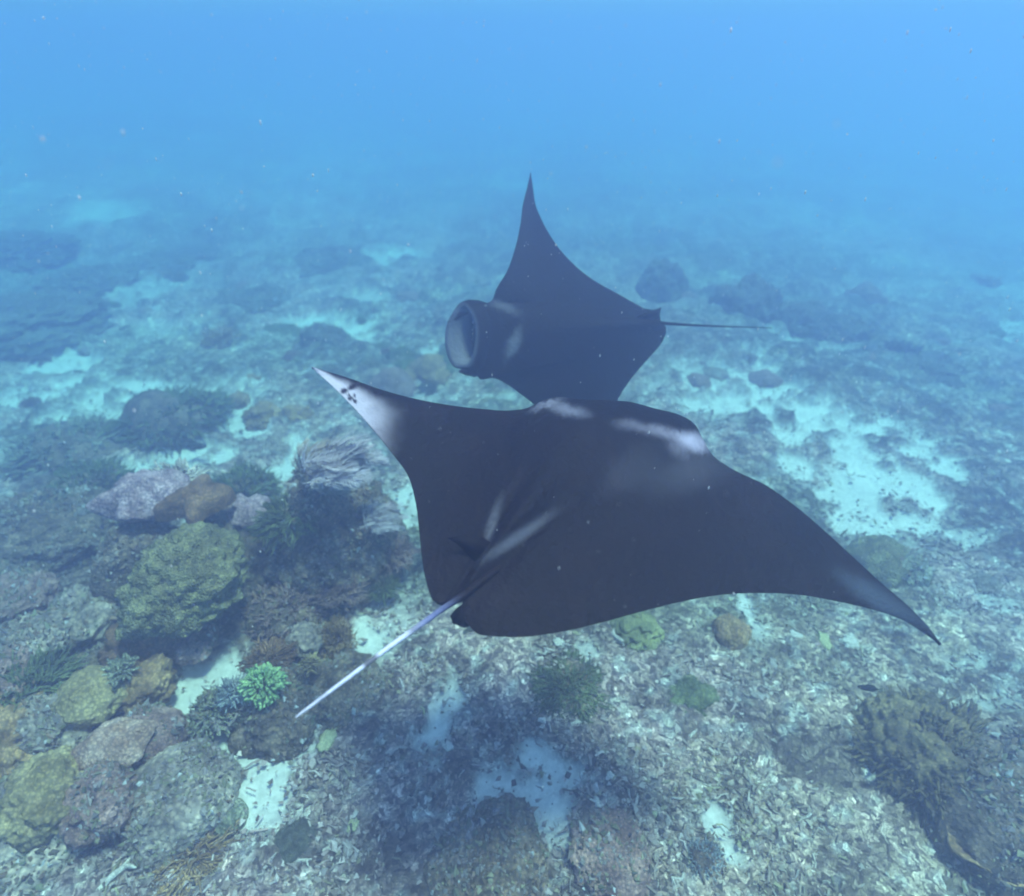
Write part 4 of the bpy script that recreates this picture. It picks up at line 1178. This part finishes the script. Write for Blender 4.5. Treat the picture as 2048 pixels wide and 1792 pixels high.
def far_manta():
    # s=0 is the raised wingtip, s=1 the lowered one hidden behind the near ray
    L1 = [(530.5, 172.5), (527, 188), (523, 204), (520.6, 223), (515.3, 247.6), (506.6, 272), (496, 289.5), (491, 301)]
    L2 = [(491, 301), (484, 304), (478, 309), (474, 322), (472, 338)]
    L3 = [(472, 338), (472, 354), (474, 368), (480, 379), (492, 378)]
    L4 = [(492, 378), (506.6, 384), (520.6, 394), (534.6, 405), (552, 422), (572, 446), (590, 472)]
    T1 = [(530.5, 172.5), (532.8, 186.5), (535.4, 204), (543.3, 223), (557.3, 246), (571, 261.6), (592, 279), (618.4, 294), (644.6, 308.7)]
    T2 = [(644.6, 308.7), (652, 312), (658, 318), (664, 324)]
    T3 = [(664, 324), (665.5, 329.7), (663, 338), (660, 345.4)]
    T4 = [(660, 345.4), (644.6, 363), (629, 382), (616.6, 403), (606, 430), (598, 454), (590, 472)]
    LE = join_runs([arc_param(L1, 0, .38), arc_param(L2, .38, .5), arc_param(L3, .5, .62), arc_param(L4, .62, 1)])
    TE = join_runs([arc_param(T1, 0, .38), arc_param(T2, .38, .5), arc_param(T3, .5, .62), arc_param(T4, .62, 1)])
    # back turned to the viewer, head end swung nearer
    nrm = np.array([.28, -.80, .53]); nrm /= np.linalg.norm(nrm)
    P0 = np.array([0, 0, CAM_H]) + 4.3 * ray(570, 340)
    bend = lambda s: .36 * np.clip((.38 - s) / .38, 0, 1) ** 2 + .12 * np.clip((s - .6) / .4, 0, 1) ** 2
    thick = lambda s: .012 + .12 * np.exp(-((s - .5) / .12) ** 2) + .05 * np.exp(-((s - .5) / .28) ** 2)
    def hump(S, C):
        h = .03 * np.exp(-((S - .5) / .025) ** 2) * smooth(.3, .9, C) * (1 - smooth(.95, 1, C))
        h -= .03 * np.exp(-((S - .40) / .02) ** 2) * np.exp(-((C - .15) / .12) ** 2)
        return h
    S, C, T, B, A, Bb = manta_sheet(LE, TE, P0, nrm, bend, thick, 240, 64, hump)
    v, f = close_sheet(T, B)
    px, py = topix(v); n_ = S.size
    topm = np.zeros(len(v)); topm[:n_] = 1
    c = np.repeat(BLACK[None], len(v), 0)
    wob = (fbm(px / 10, py / 10, 0, 5, 3) - .5) * 8
    def paint(c, m, colr): return c + (np.array(colr) - c) * np.clip(m, 0, 1)[:, None]
    c = paint(c, blob(px + wob, py + wob, 513, 344, 4, 15, 22, .9) * .22 * topm, (.5, .5, .55))
    c = paint(c, blob(px + wob, py + wob, 503, 306, 14, 4, 22, .9) * .12 * topm, (.5, .5, .55))
    c = paint(c, (1 - topm) * .8, (.6, .6, .6))
    root = thing('manta_ray', 'hazy farther manta ray banking with one wing straight up and its mouth open', 'manta ray', tuple(P0))
    R0 = np.array(P0)
    body = mesh_obj('body', v - R0, f, skin, root, colors=c)
    weld(body)
    cam0 = np.array([0, 0, CAM_H])
    def onp(x, y, up=0.0):
        d = ray(x, y); t = ((P0 - cam0) @ nrm) / (d @ nrm)
        return cam0 + d * t + nrm * up
    # head: a wide tube opening into the mouth, pale inside
    K = 72; th = np.linspace(0, math.tau, K, endpoint=False)
    ctr = onp(466, 337, .0)
    # the mouth rim: points of an ellipse, left side swung away from the back plane
    axu = onp(466, 312) - onp(466, 362); axu /= np.linalg.norm(axu)           # across the head
    fwd = onp(440, 337) - onp(560, 337); fwd /= np.linalg.norm(fwd)           # swimming direction
    dn = -nrm
    rings, kinds_ = [], []
    def ring(off_f, off_n, ru, rn, skew=0.0):
        wv = 1 + .05 * np.sin(th * 3 + .7) + .03 * np.sin(th * 5 + 2)
        u = (np.cos(th) * wv)[:, None] * axu * ru
        w = np.sin(th)[:, None] * (nrm * rn + fwd * (skew * rn))
        rings.append(ctr + fwd * off_f + nrm * off_n + u + w)
    # outside, from inside the body forward to the rim
    ring(-0.3402, -0.0162, 0.162, 0.0486); kinds_.append(0)
    ring(-0.2025, -0.0162, 0.1985, 0.0891, -.2); kinds_.append(0)
    ring(-0.081, -0.0081, 0.2308, 0.0972, -.5); kinds_.append(0)
    ring(-0.0162, 0.0, 0.2308, 0.1013, -.9); kinds_.append(0)
    ring(0.0243, 0.0, 0.2187, 0.0972, -1.0); kinds_.append(0)
    ring(0.0365, -0.0024, 0.2066, 0.0875, -1.0); kinds_.append(1)
    ring(0.0243, -0.0065, 0.1823, 0.0713, -1.0); kinds_.append(2)
    ring(-0.0243, -0.0081, 0.1539, 0.0607, -.9); kinds_.append(2)
    ring(-0.0972, -0.0162, 0.1337, 0.0567, -.7); kinds_.append(3)
    ring(-0.1944, -0.0162, 0.1053, 0.0567, -.4); kinds_.append(3)
    ring(-0.2673, -0.0162, 0.0243, 0.0162, 0); kinds_.append(3)
    V_ = np.concatenate(rings); nr = len(rings)
    i = np.arange(nr - 1)[:, None] * K + np.arange(K)[None, :]
    j = np.arange(nr - 1)[:, None] * K + (np.arange(K)[None, :] + 1) % K
    Fh = np.stack([i, j, j + K, i + K], -1).reshape(-1, 4)
    tone = np.array([BLACK, (.10, .10, .12), (.12, .125, .14), (.07, .075, .09)])
    ch = np.repeat(tone[kinds_], K, 0)
    mesh_obj('head', V_ - R0, Fh, skin, root, colors=ch)
    # gill ribs inside the mouth
    for k in range(5):
        a = -0.7 + .35 * k
        p0 = ctr + axu * math.sin(a) * .16 + nrm * (-.03) + fwd * (-.05)
        p1 = ctr + axu * math.sin(a) * .11 + nrm * (-.03) + fwd * (-.22)
        gv, gf = tubes([(np.array([p0, (p0 + p1) / 2 - nrm * .02, p1]), [.008, .010, .006])])
        mesh_obj('gill_bar', gv - R0, gf, skin, root, colors=np.repeat(np.array([[.5, .5, .55]]), len(gv), 0))
    # curled head fin below the mouth, the other above
    for pts_, rd in (([onp(480, 368, -.02), onp(474, 371, -.03), onp(467, 371, -.02), onp(459, 371.5, .0)], [.045, .04, .028, .006]),
                     ([onp(480, 310, -.03), onp(470, 309, -.04), onp(461, 313, -.05), onp(456, 318, -.06)], [.045, .035, .025, .01])):
        hv, hf = tubes([(np.array(pts_), rd)], 8)
        mesh_obj('head_fin', hv - R0, hf, skin, root, colors=np.repeat(BLACK[None] * 2, len(hv), 0))
    for (x, y) in ((484, 308), (486, 372)):
        ev, ef = ICO[2]
        e = mesh_obj('eye', ev * .022, ef, fishm, root); e.location = tuple(onp(x, y, .02) - R0)
    # tail
    tp = [(640, 322, .03), (655, 323, .02), (670, 324, .01), (700, 325.5, 0), (728, 326.5, 0), (750, 327.2, 0), (772, 328, 0)]
    ct = catmull([(k, *onp(*q)) for k, q in enumerate(tp)], np.linspace(0, 6, 40))
    t_ = np.linspace(0, 1, 40)
    tv, tf = tubes([(ct, .016 * (1 - t_) ** 1.6 + .003)], 6)
    mesh_obj('tail', tv - R0, tf, skin, root, colors=np.repeat(BLACK[None], len(tv), 0))
    def finmesh(name, pts, thk):
        pts = np.array(pts); k = len(pts); ce = pts.mean(0)
        vv = np.concatenate([pts, [ce + nrm * thk], [ce - nrm * thk]])
        ff = [(q, (q + 1) % k, k) for q in range(k)] + [((q + 1) % k, q, k + 1) for q in range(k)]
        mesh_obj(name, vv - R0, ff, skin, root, colors=np.repeat(BLACK[None], k + 2, 0))
    finmesh('dorsal_fin', [onp(628, 322, .02), onp(640, 315, .07), onp(655, 310, .09), onp(656, 316, .05), onp(650, 322, .02)], .01)
    finmesh('pelvic_fin', [onp(640, 308), onp(650, 309.5), onp(659.5, 310), onp(660, 317), onp(661, 323), onp(648, 322)], .012)
    finmesh('pelvic_fin', [onp(660, 325), onp(666, 326), onp(666, 333), onp(662, 343), onp(652, 335)], .012)
    return root
far_manta()

# ------------------------------------------------------------------ drifting specks in the water
def specks():
    r = np.random.default_rng(77)
    v0, f0 = ICO[2]
    bm = bmesh.new(); bmesh.ops.create_icosphere(bm, subdivisions=1, radius=1)
    v0 = np.array([p.co[:] for p in bm.verts]); f0 = np.array([[q.index for q in p.verts] for p in bm.faces]); bm.free()
    VV, FF, CC = [], [], []; off = 0
    n = 0
    while n < 6500:
        y = .7 + 8.0 * r.random() ** .75
        x = (r.random() * 2 - 1) * (y * 1.0 + .5)
        z = .9 + 3.7 * r.random()
        if z > 4.35: continue
        s = (.0006 + .0018 * r.random() ** 5) * (1 + .25 * y)
        st = 1 + 2.2 * r.random()
        VV.append(v0 * np.array([s, s, s * st]) + [x, y, z]); FF.append(f0 + off); off += len(v0)
        base = np.array([.8, .78, .75]) if r.random() < .75 else np.array([.75, .62, .56])
        CC.append(np.repeat(base[None], len(v0), 0)); n += 1
    m = mat('drifting_specks', (1, 1, 1), (1, 1, 1), 3, rough=.8, bump=0, attr=True)
    q = m.node_tree; tr = q.nodes.new('ShaderNodeBsdfTranslucent'); mx = q.nodes.new('ShaderNodeMixShader')
    tr.inputs[0].default_value = (.9, .85, .8, 1); mx.inputs[0].default_value = .6
    q.links.new(q.nodes['Principled BSDF'].outputs[0], mx.inputs[1]); q.links.new(tr.outputs[0], mx.inputs[2])
    q.links.new(mx.outputs[0], q.nodes['Material Output'].inputs['Surface'])
    o = mesh_obj('drifting_specks', np.concatenate(VV), np.concatenate(FF), m, colors=np.concatenate(CC))
    tag(o, 'pale plankton specks drifting in the water all through the scene', 'plankton', kind='stuff')
specks()

# ------------------------------------------------------------------ the water's haze
hz = bpy.data.materials.new('sea_water_haze')
hz.use_nodes = True
hn = hz.node_tree; hn.nodes.clear()
ho = hn.nodes.new('ShaderNodeOutputMaterial')
pv = hn.nodes.new('ShaderNodeVolumePrincipled')
pv.inputs['Color'].default_value = (.25, .25, .40, 1)
pv.inputs['Absorption Color'].default_value = (.20, .775, .923, 1)
pv.inputs['Density'].default_value = .275
pv.inputs['Anisotropy'].default_value = .68
hn.links.new(pv.outputs[0], ho.inputs['Volume'])
zmin = float(Z.min()) - 1.0
x0, x1, y0, y1, z0, z1 = xs[0] - 5, xs[-1] + 5, ys[0] - 5, ys[-1] + 5, zmin, 4.5
hv = [(x, y, z) for z in (z0, z1) for (x, y) in ((x0, y0), (x1, y0), (x1, y1), (x0, y1))]
hf = [(3, 2, 1, 0), (4, 5, 6, 7), (0, 1, 5, 4), (1, 2, 6, 5), (2, 3, 7, 6), (3, 0, 4, 7)]
h = mesh_obj('haze', hv, hf, hz, smooth_sh=False)
h['kind'] = 'stuff'
